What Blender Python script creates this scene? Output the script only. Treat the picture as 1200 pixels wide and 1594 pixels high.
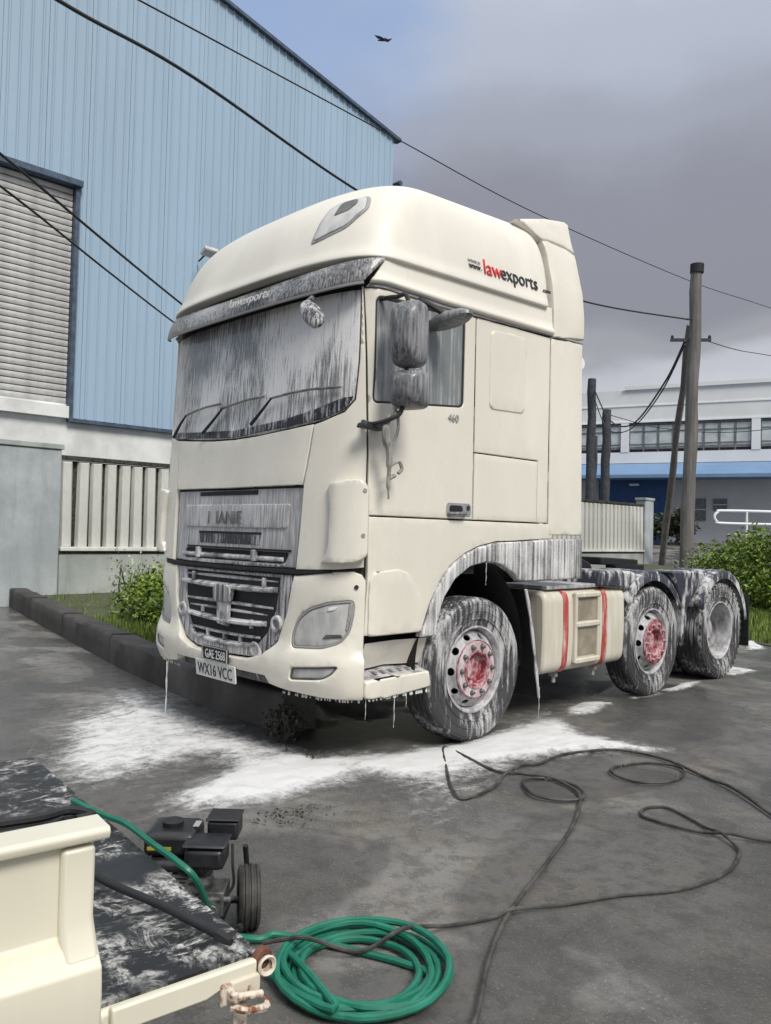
import bpy, bmesh, math, random
import numpy as np
from mathutils import Vector, Matrix
from mathutils.geometry import delaunay_2d_cdt
random.seed(7)
for o in list(bpy.data.objects): bpy.data.objects.remove(o)
SCN = bpy.context.scene
COL = SCN.collection
R = math.radians

# ------------------------------------------------------------------ camera
cam = bpy.data.objects.new('camera', bpy.data.cameras.new('camera'))
COL.objects.link(cam); SCN.camera = cam
CP = Vector((4.9414, -3.1594, 1.4858)); YAW, PIT, ROL, FPX = -.8031, .0246, .0251, 1253.5
_f = Vector((math.sin(YAW)*math.cos(PIT), math.cos(YAW)*math.cos(PIT), math.sin(PIT)))
_r = Vector((math.cos(YAW), -math.sin(YAW), 0)); _u = _r.cross(_f)
_r2 = _r*math.cos(ROL)+_u*math.sin(ROL); _u2 = -_r*math.sin(ROL)+_u*math.cos(ROL)
mw = Matrix((( _r2.x,_u2.x,-_f.x,CP.x),(_r2.y,_u2.y,-_f.y,CP.y),(_r2.z,_u2.z,-_f.z,CP.z),(0,0,0,1)))
cam.matrix_world = mw
cam.data.sensor_fit = 'VERTICAL'; cam.data.sensor_height = 24; cam.data.lens = FPX/1594*24
cam.data.clip_start = .05; cam.data.clip_end = 3000

# ------------------------------------------------------------------ sky, sun, exposure
SUN_AZ, SUN_EL = 12.0, 48.0          # azimuth from +X towards -Y, elevation (degrees)
world = bpy.data.worlds.new('World'); SCN.world = world; world.use_nodes = True
nt = world.node_tree; nt.nodes.clear(); N = nt.nodes.new; L = nt.links.new
out = N('ShaderNodeOutputWorld')
sky = N('ShaderNodeTexSky'); sky.sky_type = 'NISHITA'; sky.sun_disc = False
sky.sun_elevation = R(SUN_EL); sky.sun_rotation = R(90+SUN_AZ); sky.dust_density = 2.0; sky.ozone_density = 2.0
bgs = N('ShaderNodeBackground'); bgs.inputs['Strength'].default_value = .115
L(sky.outputs[0], bgs.inputs['Color'])
tc = N('ShaderNodeTexCoord')
mp = N('ShaderNodeMapping'); mp.inputs['Scale'].default_value = (1, 1, 1.9); mp.inputs['Location'].default_value = (.35, .1, .22); L(tc.outputs['Generated'], mp.inputs['Vector'])
n1 = N('ShaderNodeTexNoise'); n1.inputs['Scale'].default_value = 2.3; n1.inputs['Detail'].default_value = 5; n1.inputs['Roughness'].default_value = .5; n1.inputs['Distortion'].default_value = .25
L(mp.outputs[0], n1.inputs['Vector'])
n2 = N('ShaderNodeTexNoise'); n2.inputs['Scale'].default_value = 5.5; n2.inputs['Detail'].default_value = 7; n2.inputs['Roughness'].default_value = .55
L(mp.outputs[0], n2.inputs['Vector'])
sep = N('ShaderNodeSeparateXYZ'); L(tc.outputs['Generated'], sep.inputs[0])
def wm(op, a, b, clamp=False):
    m = N('ShaderNodeMath'); m.operation = op; m.use_clamp = clamp
    for i, v in enumerate((a, b)):
        if isinstance(v, (int, float)): m.inputs[i].default_value = v
        else: L(v, m.inputs[i])
    return m.outputs[0]
elev = wm('ADD', sep.outputs['Z'], wm('MULTIPLY', wm('SUBTRACT', n1.outputs['Fac'], .5), .24))
elev = wm('ADD', elev, wm('MULTIPLY', wm('SUBTRACT', n2.outputs['Fac'], .5), .07))
cr = N('ShaderNodeValToRGB'); e = cr.color_ramp; e.interpolation = 'EASE'
stops = [(0.0, (.28,.295,.315)), (.16, (.28,.29,.315)), (.205, (.255,.263,.29)), (.245, (.175,.18,.20)), (.29, (.135,.139,.162)), (.38, (.138,.143,.170)), (.46, (.178,.190,.228)), (.53, (.225,.247,.295)), (.66, (.30,.32,.365)), (1.0, (.60,.62,.65))]
e.elements[0].position, e.elements[0].color = stops[0][0], (*stops[0][1], 1)
e.elements[1].position, e.elements[1].color = stops[-1][0], (*stops[-1][1], 1)
for p, c in stops[1:-1]:
    el = e.elements.new(p); el.color = (*c, 1)
L(elev, cr.inputs['Fac'])
bgc = N('ShaderNodeBackground'); bgc.inputs['Strength'].default_value = 1.0; L(cr.outputs[0], bgc.inputs['Color'])
# broken cloud: clear blue where the large noise runs low around the gap over the warehouse
vd = N('ShaderNodeVectorMath'); vd.operation = 'DOT_PRODUCT'; vd.inputs[1].default_value = (-.70, .46, .545); L(tc.outputs['Generated'], vd.inputs[0])
gap = N('ShaderNodeMapRange'); gap.inputs['From Min'].default_value = .965; gap.inputs['From Max'].default_value = 1.0; gap.interpolation_type = 'SMOOTHSTEP'
L(wm('ADD', vd.outputs['Value'], wm('MULTIPLY', wm('SUBTRACT', n2.outputs['Fac'], .5), .045)), gap.inputs['Value'])
mx = N('ShaderNodeMixShader'); L(wm('MULTIPLY', gap.outputs[0], .65), mx.inputs['Fac']); L(bgc.outputs[0], mx.inputs[1]); L(bgs.outputs[0], mx.inputs[2])
L(mx.outputs[0], out.inputs['Surface'])
sl = bpy.data.lights.new('sun', 'SUN'); sl.energy = 1.5; sl.angle = R(22); sl.color = (1, .95, .86)
so = bpy.data.objects.new('sun', sl); COL.objects.link(so)
sd = Vector((math.cos(R(SUN_EL))*math.cos(R(SUN_AZ)), -math.cos(R(SUN_EL))*math.sin(R(SUN_AZ)), math.sin(R(SUN_EL))))
so.rotation_euler = sd.to_track_quat('Z', 'Y').to_euler(); so.location = (30, -5, 40)
SCN.view_settings.view_transform = 'Standard'; SCN.view_settings.look = 'None'; SCN.view_settings.gamma = 1
SCN.view_settings.exposure = 1.07
SCN.render.engine = 'CYCLES'

# ------------------------------------------------------------------ materials
MATS = {}
class NB:
    def __init__(s, name):
        s.m = bpy.data.materials.new(name); s.m.use_nodes = True; s.t = s.m.node_tree
        s.b = s.t.nodes['Principled BSDF']; s.tc = s.t.nodes.new('ShaderNodeTexCoord')
    def n(s, k, **kw):
        x = s.t.nodes.new(k)
        for a, v in kw.items(): setattr(x, a, v)
        return x
    def l(s, a, b): s.t.links.new(a, b)
    def noise(s, scale=5, detail=4, rough=.55, vec=(1,1,1), dist=0, out='Fac', loc=(0,0,0)):
        mp = s.n('ShaderNodeMapping'); mp.inputs['Scale'].default_value = vec; mp.inputs['Location'].default_value = loc
        s.l(s.tc.outputs['Object'], mp.inputs['Vector'])
        t = s.n('ShaderNodeTexNoise'); t.inputs['Scale'].default_value = scale; t.inputs['Detail'].default_value = detail
        t.inputs['Roughness'].default_value = rough; t.inputs['Distortion'].default_value = dist
        s.l(mp.outputs[0], t.inputs['Vector']); return t.outputs[out]
    def math(s, op, a, b=0, clamp=False):
        m = s.n('ShaderNodeMath', operation=op, use_clamp=clamp)
        for i, v in enumerate((a, b)):
            if isinstance(v, (int, float)): m.inputs[i].default_value = v
            else: s.l(v, m.inputs[i])
        return m.outputs[0]
    def ramp(s, f, a, b):
        m = s.n('ShaderNodeMapRange', interpolation_type='SMOOTHSTEP'); m.inputs['From Min'].default_value = a; m.inputs['From Max'].default_value = b
        s.l(f, m.inputs['Value']); return m.outputs[0]
    def mix(s, f, a, b):
        m = s.n('ShaderNodeMix', data_type='RGBA')
        if isinstance(f, (int, float)): m.inputs[0].default_value = f
        else: s.l(f, m.inputs[0])
        for i, v in ((6, a), (7, b)):
            if isinstance(v, tuple): m.inputs[i].default_value = (*v[:3], 1)
            else: s.l(v, m.inputs[i])
        return m.outputs[2]
    def color(s, v):
        if isinstance(v, tuple): s.b.inputs['Base Color'].default_value = (*v, 1)
        else: s.l(v, s.b.inputs['Base Color'])
    def rough(s, v):
        if isinstance(v, (int, float)): s.b.inputs['Roughness'].default_value = v
        else: s.l(v, s.b.inputs['Roughness'])
    def bump(s, h, strength=.3, dist=.01):
        bp = s.n('ShaderNodeBump'); bp.inputs['Strength'].default_value = strength; bp.inputs['Distance'].default_value = dist
        s.l(h, bp.inputs['Height']); s.l(bp.outputs[0], s.b.inputs['Normal'])

def plain(name, col, rough=.6, var=.12, scale=6, metal=0, bump=0, bscale=60, stretch=(1,1,1)):
    q = NB(name); f = q.noise(scale, 6, .6, stretch)
    d = tuple(max(0, c*(1-var*2)) for c in col); u = tuple(min(1, c*(1+var)) for c in col)
    q.color(q.mix(q.ramp(f, .3, .7), d, u)); q.b.inputs['Metallic'].default_value = metal
    g = q.noise(scale*2.3, 4); q.rough(q.math('ADD', q.math('MULTIPLY', g, .25), rough-.12, True))
    if bump: q.bump(q.noise(bscale, 4), bump, .005)
    MATS[name] = q.m; return q.m

def foamy(name, base, amt, rough=.3, foam=(.80,.80,.80), streak=(55,55,2.2), gain=.16, film=0.0, broad=2.2, metal=0, coat=0, bump=.25, patchy=.35, spk=.12):
    """a surface with soap foam running down it: vertical runs, thicker patches and fine speckle"""
    q = NB(name)
    a = q.noise(1, 5, .6, streak, .15); b = q.noise(broad, 4, .55, (1,1,.6)); c = q.noise(90, 3, .7)
    f = q.math('ADD', a, q.math('MULTIPLY', q.math('SUBTRACT', b, .5), patchy*2.2))
    f = q.math('ADD', f, q.math('MULTIPLY', q.math('SUBTRACT', c, .5), spk*2))
    lo = .5 + (0.5-amt)*.5
    k = q.ramp(f, lo-gain, lo+gain)
    if film: k = q.math('MAXIMUM', k, q.math('ADD', film*.6, q.math('MULTIPLY', b, film*.8)))
    q.color(q.mix(k, base, foam)); q.rough(q.math('ADD', rough, q.math('MULTIPLY', k, .75-rough)))
    q.b.inputs['Metallic'].default_value = metal
    if coat: q.b.inputs['Coat Weight'].default_value = coat; q.b.inputs['Coat Roughness'].default_value = .08
    if bump: q.bump(k, bump, .006)
    MATS[name] = q.m; return q.m

def paint(name, col, rough=.26, var=.075, coat=.35, drip=.0):
    q = NB(name); f = q.noise(1.3, 5, .6, (1,1,.5)); g = q.noise(1, 4, .6, (30,30,1.0))
    base = q.mix(q.ramp(f, .35, .7), tuple(c*(1-var*1.6) for c in col), col)
    base = q.mix(q.math('MULTIPLY', q.ramp(g, .55, .8), .10+drip), base, (.85,.85,.83))
    q.color(base); q.rough(q.math('ADD', rough-.08, q.math('MULTIPLY', q.noise(4, 5), .22)))
    q.b.inputs['Coat Weight'].default_value = coat; q.b.inputs['Coat Roughness'].default_value = .12
    q.bump(q.noise(2.2, 2, .4), .035, .02)
    MATS[name] = q.m; return q.m

paint('cream_paint', (.80, .765, .67))
paint('cream_roof', (.80, .772, .69), .50, coat=.08)
plain('dark_gap', (.012,.012,.013), .7, .1)
plain('black_plastic', (.022,.022,.025), .45, .15, bump=.08)
plain('chassis_black', (.014,.014,.017), .5, .2)
foamy('windscreen_foam', (.028,.029,.031), .60, .10, foam=(.72,.725,.73), streak=(85,85,1.1), gain=.18, film=.26, broad=1.5, coat=.4, patchy=.5, bump=.12)
foamy('side_glass', (.10,.115,.115), .42, .08, foam=(.50,.52,.53), streak=(30,30,1.2), gain=.25, film=.22, coat=.4, patchy=.5, bump=.1, spk=.05)
foamy('visor_foam', (.06,.06,.063), .40, .2, foam=(.50,.50,.51), streak=(90,90,3), gain=.24, broad=2.5, coat=.3)
foamy('grille_foam', (.05,.05,.053), .58, .3, foam=(.62,.62,.63), streak=(75,75,1.6), gain=.16, broad=2.6, patchy=.3)
foamy('upper_grille_foam', (.12,.12,.123), .62, .3, foam=(.60,.60,.61), streak=(80,80,1.1), gain=.22, broad=2, patchy=.3, film=.4, spk=.04)
foamy('bar_foam', (.12,.12,.125), .62, .3, foam=(.60,.60,.61), streak=(14,14,6), gain=.18, broad=5, patchy=.3)
foamy('mesh_foam', (.012,.013,.018), .34, .4, foam=(.45,.45,.48), streak=(60,60,5), gain=.12, broad=6)
foamy('mirror_foam', (.045,.05,.05), .46, .25, foam=(.33,.33,.35), streak=(60,60,4), gain=.30, broad=6, coat=.2)
foamy('arch_foam', (.075,.075,.078), .55, .35, foam=(.70,.70,.70), streak=(34,34,.7), gain=.20, broad=3, patchy=.35)
foamy('fender_foam', (.035,.038,.055), .40, .35, foam=(.55,.55,.56), streak=(20,20,5), gain=.12, broad=3, patchy=.5)
foamy('tyre_foam', (.022,.022,.024), .34, .55, foam=(.50,.50,.51), streak=(34,34,2.4), gain=.17, broad=3.5, patchy=.50, film=.05)
foamy('rim_foam', (.22,.22,.23), .50, .4, foam=(.56,.56,.57), streak=(25,25,6), gain=.25, broad=8)
foamy('hub_pink', (.42,.26,.275), .60, .35, foam=(.60,.56,.57), streak=(30,30,10), gain=.25, broad=9)
foamy('hub_red', (.23,.022,.036), .38, .35, foam=(.58,.42,.44), streak=(40,40,20), gain=.22, broad=12)
foamy('tank_cream', (.58,.54,.44), .40, .3, foam=(.70,.68,.61), streak=(24,24,2), gain=.3, broad=3)
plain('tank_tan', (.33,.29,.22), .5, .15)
foamy('strap_red', (.42,.06,.05), .30, .45, foam=(.7,.55,.5), streak=(40,40,4), gain=.2, broad=8)
foamy('lamp_lens', (.30,.30,.30), .6, .08, foam=(.62,.62,.60), streak=(12,12,4), gain=.35, film=.35, broad=3, coat=.6, spk=.02, bump=.05)
plain('lamp_dark', (.12,.12,.12), .2, .2)
plain('chrome', (.6,.6,.6), .25, .05, metal=1)
plain('plate_white', (.68,.68,.66), .4, .06, 20)
plain('plate_black', (.015,.015,.016), .4, .1)
plain('letter_white', (.8,.8,.8), .5, .05); plain('letter_dark', (.03,.03,.045), .5, .05); plain('letter_red', (.62,.035,.04), .5, .05)
plain('letter_faint', (.55,.55,.55), .5, .05); plain('letter_grey', (.33,.33,.33), .5, .05); plain('letter_soft', (.30,.30,.32), .5, .05)
foamy('cord_grey', (.16,.155,.145), .5, .6, foam=(.42,.41,.38), streak=(30,30,9), gain=.25)

def cladding(name, col):
    q = NB(name)
    f = q.noise(1, 4, .6, (.35,.35,.10)); g = q.noise(1, 5, .6, (9,9,.22)); h = q.noise(14, 4)
    c = q.mix(q.ramp(f, .3, .75), tuple(x*.88 for x in col), col)
    c = q.mix(q.math('MULTIPLY', q.ramp(g, .52, .8), .28), c, (.16,.235,.32)); c = q.mix(q.math('MULTIPLY', h, .12), c, (.38,.47,.55))
    q.color(c); q.rough(.5); q.bump(q.noise(3, 2), .06, .03); MATS[name] = q.m
cladding('blue_cladding', (.33,.455,.585))
plain('white_render', (.70,.72,.71), .8, .10, 1.2, bump=.15)
plain('flashing_dark', (.06,.09,.14), .5, .2)
plain('shutter_grey', (.50,.50,.49), .5, .12, 3)
def concrete(name, col, dark, stain=.6, sc=1.5):
    q = NB(name); a = q.noise(sc, 6, .6); b = q.noise(1, 5, .6, (5,5,.5)); c = q.noise(55, 3)
    k = q.mix(q.ramp(a, .35, .72), dark, col); k = q.mix(q.math('MULTIPLY', q.ramp(b, .5, .75), stain), k, tuple(x*.5 for x in dark))
    k = q.mix(q.math('MULTIPLY', c, .3), k, tuple(x*.7 for x in col))
    q.color(k); q.rough(.85); q.bump(q.math('ADD', a, q.math('MULTIPLY', c, .25)), .5, .02); MATS[name] = q.m
concrete('pillar_concrete', (.47,.51,.53), (.33,.365,.38), .35)
concrete('plinth_concrete', (.44,.47,.45), (.30,.33,.31), .4)
concrete('kerb_concrete', (.085,.08,.075), (.035,.033,.031), .5, 2)
concrete('kerb_pale', (.15,.145,.135), (.075,.07,.066), .5, 2)
concrete('pale_concrete', (.36,.36,.35), (.25,.25,.24), .3)
plain('fence_white', (.66,.66,.62), .6, .10, 2.5, stretch=(1,1,.4)); plain('fence_dark', (.05,.055,.045), .9, .4, 14)
foamy('pole_wood', (.105,.098,.095), .4, .85, foam=(.20,.19,.185), streak=(18,18,.7), gain=.3)
plain('pole_dark', (.05,.055,.065), .85, .2); plain('cable_black', (.012,.012,.014), .6, .1)
plain('pole_cap', (.02,.022,.025), .8, .2)

# ------------------------------------------------------------------ mesh helpers
def link(o, parent=None):
    COL.objects.link(o)
    if parent is not None: o.parent = parent
    return o
def tag(o, label=None, cat=None, group=None, kind=None):
    if label: o['label'] = label
    if cat: o['category'] = cat
    if group: o['group'] = group
    if kind: o['kind'] = kind
    return o
def empty(name, loc=(0,0,0), rz=0, parent=None):
    o = bpy.data.objects.new(name, None); o.location = loc; o.rotation_euler = (0,0,rz); o.empty_display_size = .1
    return link(o, parent)
def mesh_obj(name, v, f, mat, parent=None, ang=40, bevel=0, wn=False, loc=None):
    me = bpy.data.meshes.new(name); me.from_pydata([tuple(p) for p in v], [], f); me.update()
    bm = bmesh.new(); bm.from_mesh(me); bmesh.ops.recalc_face_normals(bm, faces=bm.faces) if not wn else None; bm.to_mesh(me); bm.free()
    me.polygons.foreach_set('use_smooth', [True]*len(me.polygons)); me.set_sharp_from_angle(angle=R(ang))
    if isinstance(mat, str): mat = MATS[mat]
    me.materials.append(mat)
    o = bpy.data.objects.new(name, me); link(o, parent)
    if loc: o.location = loc
    if bevel:
        b = o.modifiers.new('bevel', 'BEVEL'); b.width = bevel; b.segments = 2; b.limit_method = 'ANGLE'; b.angle_limit = R(35)
    if wn or bevel:
        w = o.modifiers.new('wn', 'WEIGHTED_NORMAL'); w.keep_sharp = True
    return o
class MB:
    def __init__(s): s.v, s.f = [], []
    def add(s, v, f):
        k = len(s.v); s.v += [Vector(p) for p in v]; s.f += [tuple(i+k for i in q) for q in f]; return s
    def box(s, lo, hi, M=None):
        (a,b,c),(d,e,g) = lo, hi
        v = [(a,b,c),(d,b,c),(d,e,c),(a,e,c),(a,b,g),(d,b,g),(d,e,g),(a,e,g)]
        if M is not None: v = [M @ Vector(p) for p in v]
        return s.add(v, [(0,3,2,1),(4,5,6,7),(0,1,5,4),(1,2,6,5),(2,3,7,6),(3,0,4,7)])
    def tube(s, pts, rad, n=8, caps=True):
        pts = [Vector(p) for p in pts]; rr = rad if isinstance(rad, (list, tuple)) else [rad]*len(pts)
        k = len(s.v); up = None
        for i, p in enumerate(pts):
            d = (pts[min(i+1, len(pts)-1)]-pts[max(i-1, 0)]).normalized()
            if up is None:
                up = d.orthogonal().normalized()
            up = (up-d*up.dot(d))
            up = up.normalized() if up.length > 1e-6 else d.orthogonal().normalized()
            w = d.cross(up)
            for j in range(n):
                a = 2*math.pi*j/n; s.v.append(p+(up*math.cos(a)+w*math.sin(a))*rr[i])
        for i in range(len(pts)-1):
            for j in range(n):
                a = k+i*n+j; b = k+i*n+(j+1) % n; s.f.append((a, b, b+n, a+n))
        if caps:
            s.f.append(tuple(k+j for j in range(n))[::-1]); e = k+(len(pts)-1)*n; s.f.append(tuple(e+j for j in range(n)))
        return s
    def lathe(s, prof, M, n=32, closed=False):
        """prof: (radius, axial) pairs, spun round local X; M places it"""
        k = len(s.v); m = len(prof)
        for r_, h in prof:
            for j in range(n):
                a = 2*math.pi*j/n; s.v.append(M @ Vector((h, r_*math.cos(a), r_*math.sin(a))))
        for i in range(m if closed else m-1):
            i2 = (i+1) % m
            for j in range(n):
                s.f.append((k+i*n+j, k+i*n+(j+1) % n, k+i2*n+(j+1) % n, k+i2*n+j))
        return s
    def prism(s, poly, d0, d1, fn):
        """poly: 2D outline; fn(u, v, d) -> point"""
        n = len(poly); v = [fn(u, w, d0) for u, w in poly]+[fn(u, w, d1) for u, w in poly]
        return s.add(v, [tuple(range(n))[::-1], tuple(range(n, 2*n))]+[(i, (i+1) % n, n+(i+1) % n, n+i) for i in range(n)])
    def build(s, name, mat, parent=None, **kw): return mesh_obj(name, s.v, s.f, mat, parent, **kw)
def rnd_poly(pts, r, n=5):
    o = []; m = len(pts)
    for i in range(m):
        p = Vector(pts[i]); a = Vector(pts[i-1])-p; b = Vector(pts[(i+1) % m])-p
        rr = min(r, a.length*.45, b.length*.45); a = p+a.normalized()*rr; b = p+b.normalized()*rr
        for k in range(n+1):
            t = k/n; q = a*(1-t)**2+p*2*t*(1-t)+b*t*t; o.append((q.x, q.y))
    return o
def spline(pts, n=8, closed=False):
    P = [Vector(p) for p in pts]; o = []; m = len(P)
    g = (lambda i: P[i % m]) if closed else (lambda i: P[max(0, min(m-1, i))])
    for i in range(m if closed else m-1):
        a, b, c, d = g(i-1), g(i), g(i+1), g(i+2)
        for k in range(n):
            t = k/n; o.append(.5*((2*b)+(c-a)*t+(2*a-5*b+4*c-d)*t*t+(3*b-a-3*c+d)*t**3))
    if not closed: o.append(P[-1])
    return o
def inside(p, poly):
    x, y = p; c = False; j = len(poly)-1
    for i in range(len(poly)):
        xi, yi = poly[i]; xj, yj = poly[j]
        if (yi > y) != (yj > y) and x < (xj-xi)*(y-yi)/(yj-yi)+xi: c = not c
        j = i
    return c
def dens(poly, step):
    o = []
    for i in range(len(poly)):
        a, b = Vector(poly[i]), Vector(poly[(i+1) % len(poly)]); k = max(1, int((b-a).length/step+.5))
        for t in range(k): o.append(tuple(a+(b-a)*t/k))
    return o
def area2(p): return sum(p[i-1][0]*p[i][1]-p[i][0]*p[i-1][1] for i in range(len(p)))
def offset(poly, d):
    if area2(poly) < 0: d = -d
    o = []; m = len(poly)
    for i in range(m):
        a, p, b = Vector(poly[i-1]), Vector(poly[i]), Vector(poly[(i+1) % m])
        t1 = (p-a).normalized(); t2 = (b-p).normalized(); n_ = Vector((-(t1.y+t2.y), t1.x+t2.x))
        if n_.length < 1e-6: n_ = Vector((-t1.y, t1.x))
        n_.normalize(); o.append(tuple(p+n_*d))
    return o
def patch(name, outer, surf, mat, parent, holes=(), step=.09, depth=.03, bev=.006, off=0, flip=False):
    """a body panel: an outline with holes laid on a curved surface, with rolled edges and thickness"""
    outer = dens(outer, step*.6); holes = [dens(h, step*.6) for h in holes]
    V, E = [], []
    def loop(p, edges=True):
        k = len(V); V.extend(Vector(q) for q in p)
        if edges: E.extend((k+i, k+(i+1) % len(p)) for i in range(len(p)))
    loop(outer)
    for h in holes: loop(h)
    rings = [outer]+list(holes)
    if bev:
        for r_, sg in [(outer, 1)]+[(h, -1) for h in holes]:
            ins = [q for q in offset(r_, bev*sg) if inside(q, outer) and not any(inside(q, h) for h in holes)]
            loop(ins, False); rings.append(ins)
    us = [p[0] for p in outer]; vs = [p[1] for p in outer]
    allp = np.array([q for r_ in rings for q in r_])
    nu = max(1, int((max(us)-min(us))/step)); nv = max(1, int((max(vs)-min(vs))/step))
    for i in range(nu+1):
        for j in range(nv+1):
            q = (min(us)+(max(us)-min(us))*(i+.5)/(nu+1), min(vs)+(max(vs)-min(vs))*(j+.5)/(nv+1))
            if inside(q, outer) and not any(inside(q, h) for h in holes):
                if ((allp[:,0]-q[0])**2+(allp[:,1]-q[1])**2).min() > (step*.4)**2: V.append(Vector(q))
    r_ = delaunay_2d_cdt(V, E, [], 0, 1e-7); vv, ff = r_[0], r_[2]
    F = []
    for f in ff:
        c = sum((vv[i] for i in f), Vector((0,0)))/len(f)
        if inside(c, outer) and not any(inside(c, h) for h in holes):
            if area2([tuple(vv[i]) for i in f]) < 0: f = f[::-1]
            F.append(tuple(f))
    cnt = {}
    for f in F:
        for i in range(len(f)): cnt[(f[i-1], f[i])] = 1
    be = [k for k in cnt if (k[1], k[0]) not in cnt]; bset = {i for k in be for i in k}
    P, Nn = [], []
    for q in vv:
        u, w = q; e_ = 2e-3; p = Vector(surf(u, w))
        n_ = (Vector(surf(u+e_, w))-Vector(surf(u-e_, w))).cross(Vector(surf(u, w+e_))-Vector(surf(u, w-e_)))
        n_ = n_.normalized() if n_.length > 0 else Vector((0,0,1))
        if flip: n_ = -n_
        o_ = off(u, w) if callable(off) else off
        P.append(p+n_*o_); Nn.append(n_)
    if bev:
        for i in bset: P[i] = P[i]-Nn[i]*bev
    if flip: F = [f[::-1] for f in F]; be = [(b, a) for a, b in be]
    if depth:
        mp_ = {}
        for i in bset: mp_[i] = len(P); P.append(P[i]-Nn[i]*depth)
        F += [(b, a, mp_[a], mp_[b]) for a, b in be]
    used = sorted({i for f in F for i in f}); re_ = {i: k for k, i in enumerate(used)}
    return mesh_obj(name, [P[i] for i in used], [tuple(re_[i] for i in f) for f in F], mat, parent, ang=62, wn=True)
def text_obj(name, s, size, mat, parent, M, ext=.002, align='LEFT', sx=1.0):
    cu = bpy.data.curves.new(name, 'FONT'); cu.body = s; cu.size = size; cu.extrude = ext; cu.align_x = align; cu.resolution_u = 3
    t = bpy.data.objects.new('t', cu); COL.objects.link(t); bpy.context.view_layer.update()
    me = bpy.data.meshes.new_from_object(t.evaluated_get(bpy.context.evaluated_depsgraph_get())); bpy.data.objects.remove(t)
    me.name = name; me.transform(M @ Matrix.Diagonal((sx, 1, 1, 1))); me.materials.clear(); me.materials.append(MATS[mat])
    return link(bpy.data.objects.new(name, me), parent)
def frame(o, x, y):
    x = Vector(x).normalized(); y = Vector(y); y = (y-x*x.dot(y)).normalized(); z = x.cross(y)
    return Matrix(((x.x,y.x,z.x,o[0]),(x.y,y.y,z.y,o[1]),(x.z,y.z,z.z,o[2]),(0,0,0,1)))
def ss(a, b, x):
    t = max(0, min(1, (x-a)/(b-a))); return t*t*(3-2*t)
def copy_tree(o, parent=None):
    c = o.copy(); COL.objects.link(c); c.parent = parent
    for ch in list(o.children): copy_tree(ch, c)
    return c

# ------------------------------------------------------------------ ground
def vnoise(x, y, seed=0):
    xi = np.floor(x).astype(np.int64); yi = np.floor(y).astype(np.int64); fx = x-xi; fy = y-yi
    fx = fx*fx*(3-2*fx); fy = fy*fy*(3-2*fy)
    def h(a, b):
        n_ = (a*374761393+b*668265263+seed*974711) & 0xffffffff; n_ = ((n_ ^ (n_ >> 13))*1274126177) & 0xffffffff
        return ((n_ ^ (n_ >> 16)) & 0xffff)/65535.
    return (h(xi,yi)*(1-fx)+h(xi+1,yi)*fx)*(1-fy)+(h(xi,yi+1)*(1-fx)+h(xi+1,yi+1)*fx)*fy
def fbm(x, y, o=5, seed=0, g=.5):
    s = 0; a = 1; t = 0
    for i in range(o): s = s+a*vnoise(x*2**i, y*2**i, seed+i*17); t += a; a *= g
    return s/t
def gh(x, y): return 1.15*ss(17, 36, y)
def asphalt():
    q = NB('wet_asphalt')
    a = q.noise(.55, 6, .6, dist=.6); b = q.noise(2.1, 6, .65, dist=.4, loc=(3,1,0)); c = q.noise(75, 4, .8); d = q.noise(190, 3, .75); e2 = q.noise(9, 5, .7); w = q.noise(.8, 4, .55, dist=.8, loc=(7,2,0))
    k = q.mix(q.ramp(a, .38, .62), (.085,.083,.081), (.215,.208,.197)); k = q.mix(q.math('MULTIPLY', q.ramp(b, .48, .68), .50), k, (.225,.195,.150))
    k = q.mix(q.math('MULTIPLY', q.ramp(e2, .45, .62), .60), k, (.072,.070,.067)); k = q.mix(q.math('MULTIPLY', q.ramp(c, .55, .68), .85), k, (.36,.355,.345)); k = q.mix(q.math('MULTIPLY', q.ramp(d, .54, .66), .60), k, (.022,.022,.022))
    vd_ = q.n('ShaderNodeVectorMath', operation='DISTANCE'); vd_.inputs[1].default_value = (1.75,3.75,0); q.l(q.tc.outputs['Object'], vd_.inputs[0])
    pud = q.ramp(q.math('ADD', q.math('MULTIPLY', vd_.outputs['Value'], -1), q.math('MULTIPLY', q.math('SUBTRACT', b, .5), 1.6)), -.75, -.45)
    wet = q.math('MAXIMUM', q.ramp(w, .43, .53), pud); k = q.mix(q.math('MULTIPLY', wet, .50), k, (.062,.061,.060))
    q.color(k); q.rough(q.math('SUBTRACT', .72, q.math('MULTIPLY', wet, .54)))
    q.b.inputs['Specular IOR Level'].default_value = .45
    q.bump(q.math('ADD', q.math('MULTIPLY', c, 1.2), q.math('ADD', q.math('MULTIPLY', e2, 1.2), d)), .6, .008); MATS['wet_asphalt'] = q.m
asphalt()
def soil():
    q = NB('verge_soil'); a = q.noise(1.6, 6, .65); b = q.noise(30, 4)
    q.color(q.mix(q.ramp(b, .35, .65), q.mix(q.ramp(a, .4, .6), (.05,.044,.034), (.055,.075,.03)), (.09,.10,.05))); q.rough(.95); q.bump(b, .8, .04); MATS['verge_soil'] = q.m
soil()
def grid_sheet(name, xs, ys, h, mat, keep=None):
    v = [(x, y, h(x, y)) for y in ys for x in xs]; n_ = len(xs)
    f = [(j*n_+i, j*n_+i+1, (j+1)*n_+i+1, (j+1)*n_+i) for j in range(len(ys)-1) for i in range(n_-1) if keep is None or keep(.5*(xs[i]+xs[i+1]), .5*(ys[j]+ys[j+1]))]
    return mesh_obj(name, v, f, mat)
axx = [-900,-300,-120,-60]+list(range(-40, 41, 4))+[60,120,300,900]
ayy = [-900,-300,-100,-40,-20,-10,0,8,14]+list(range(17, 38, 2))+[45,60,120,300,900]
tag(grid_sheet('ground', axx, ayy, gh, 'wet_asphalt'), kind='structure')
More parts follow.
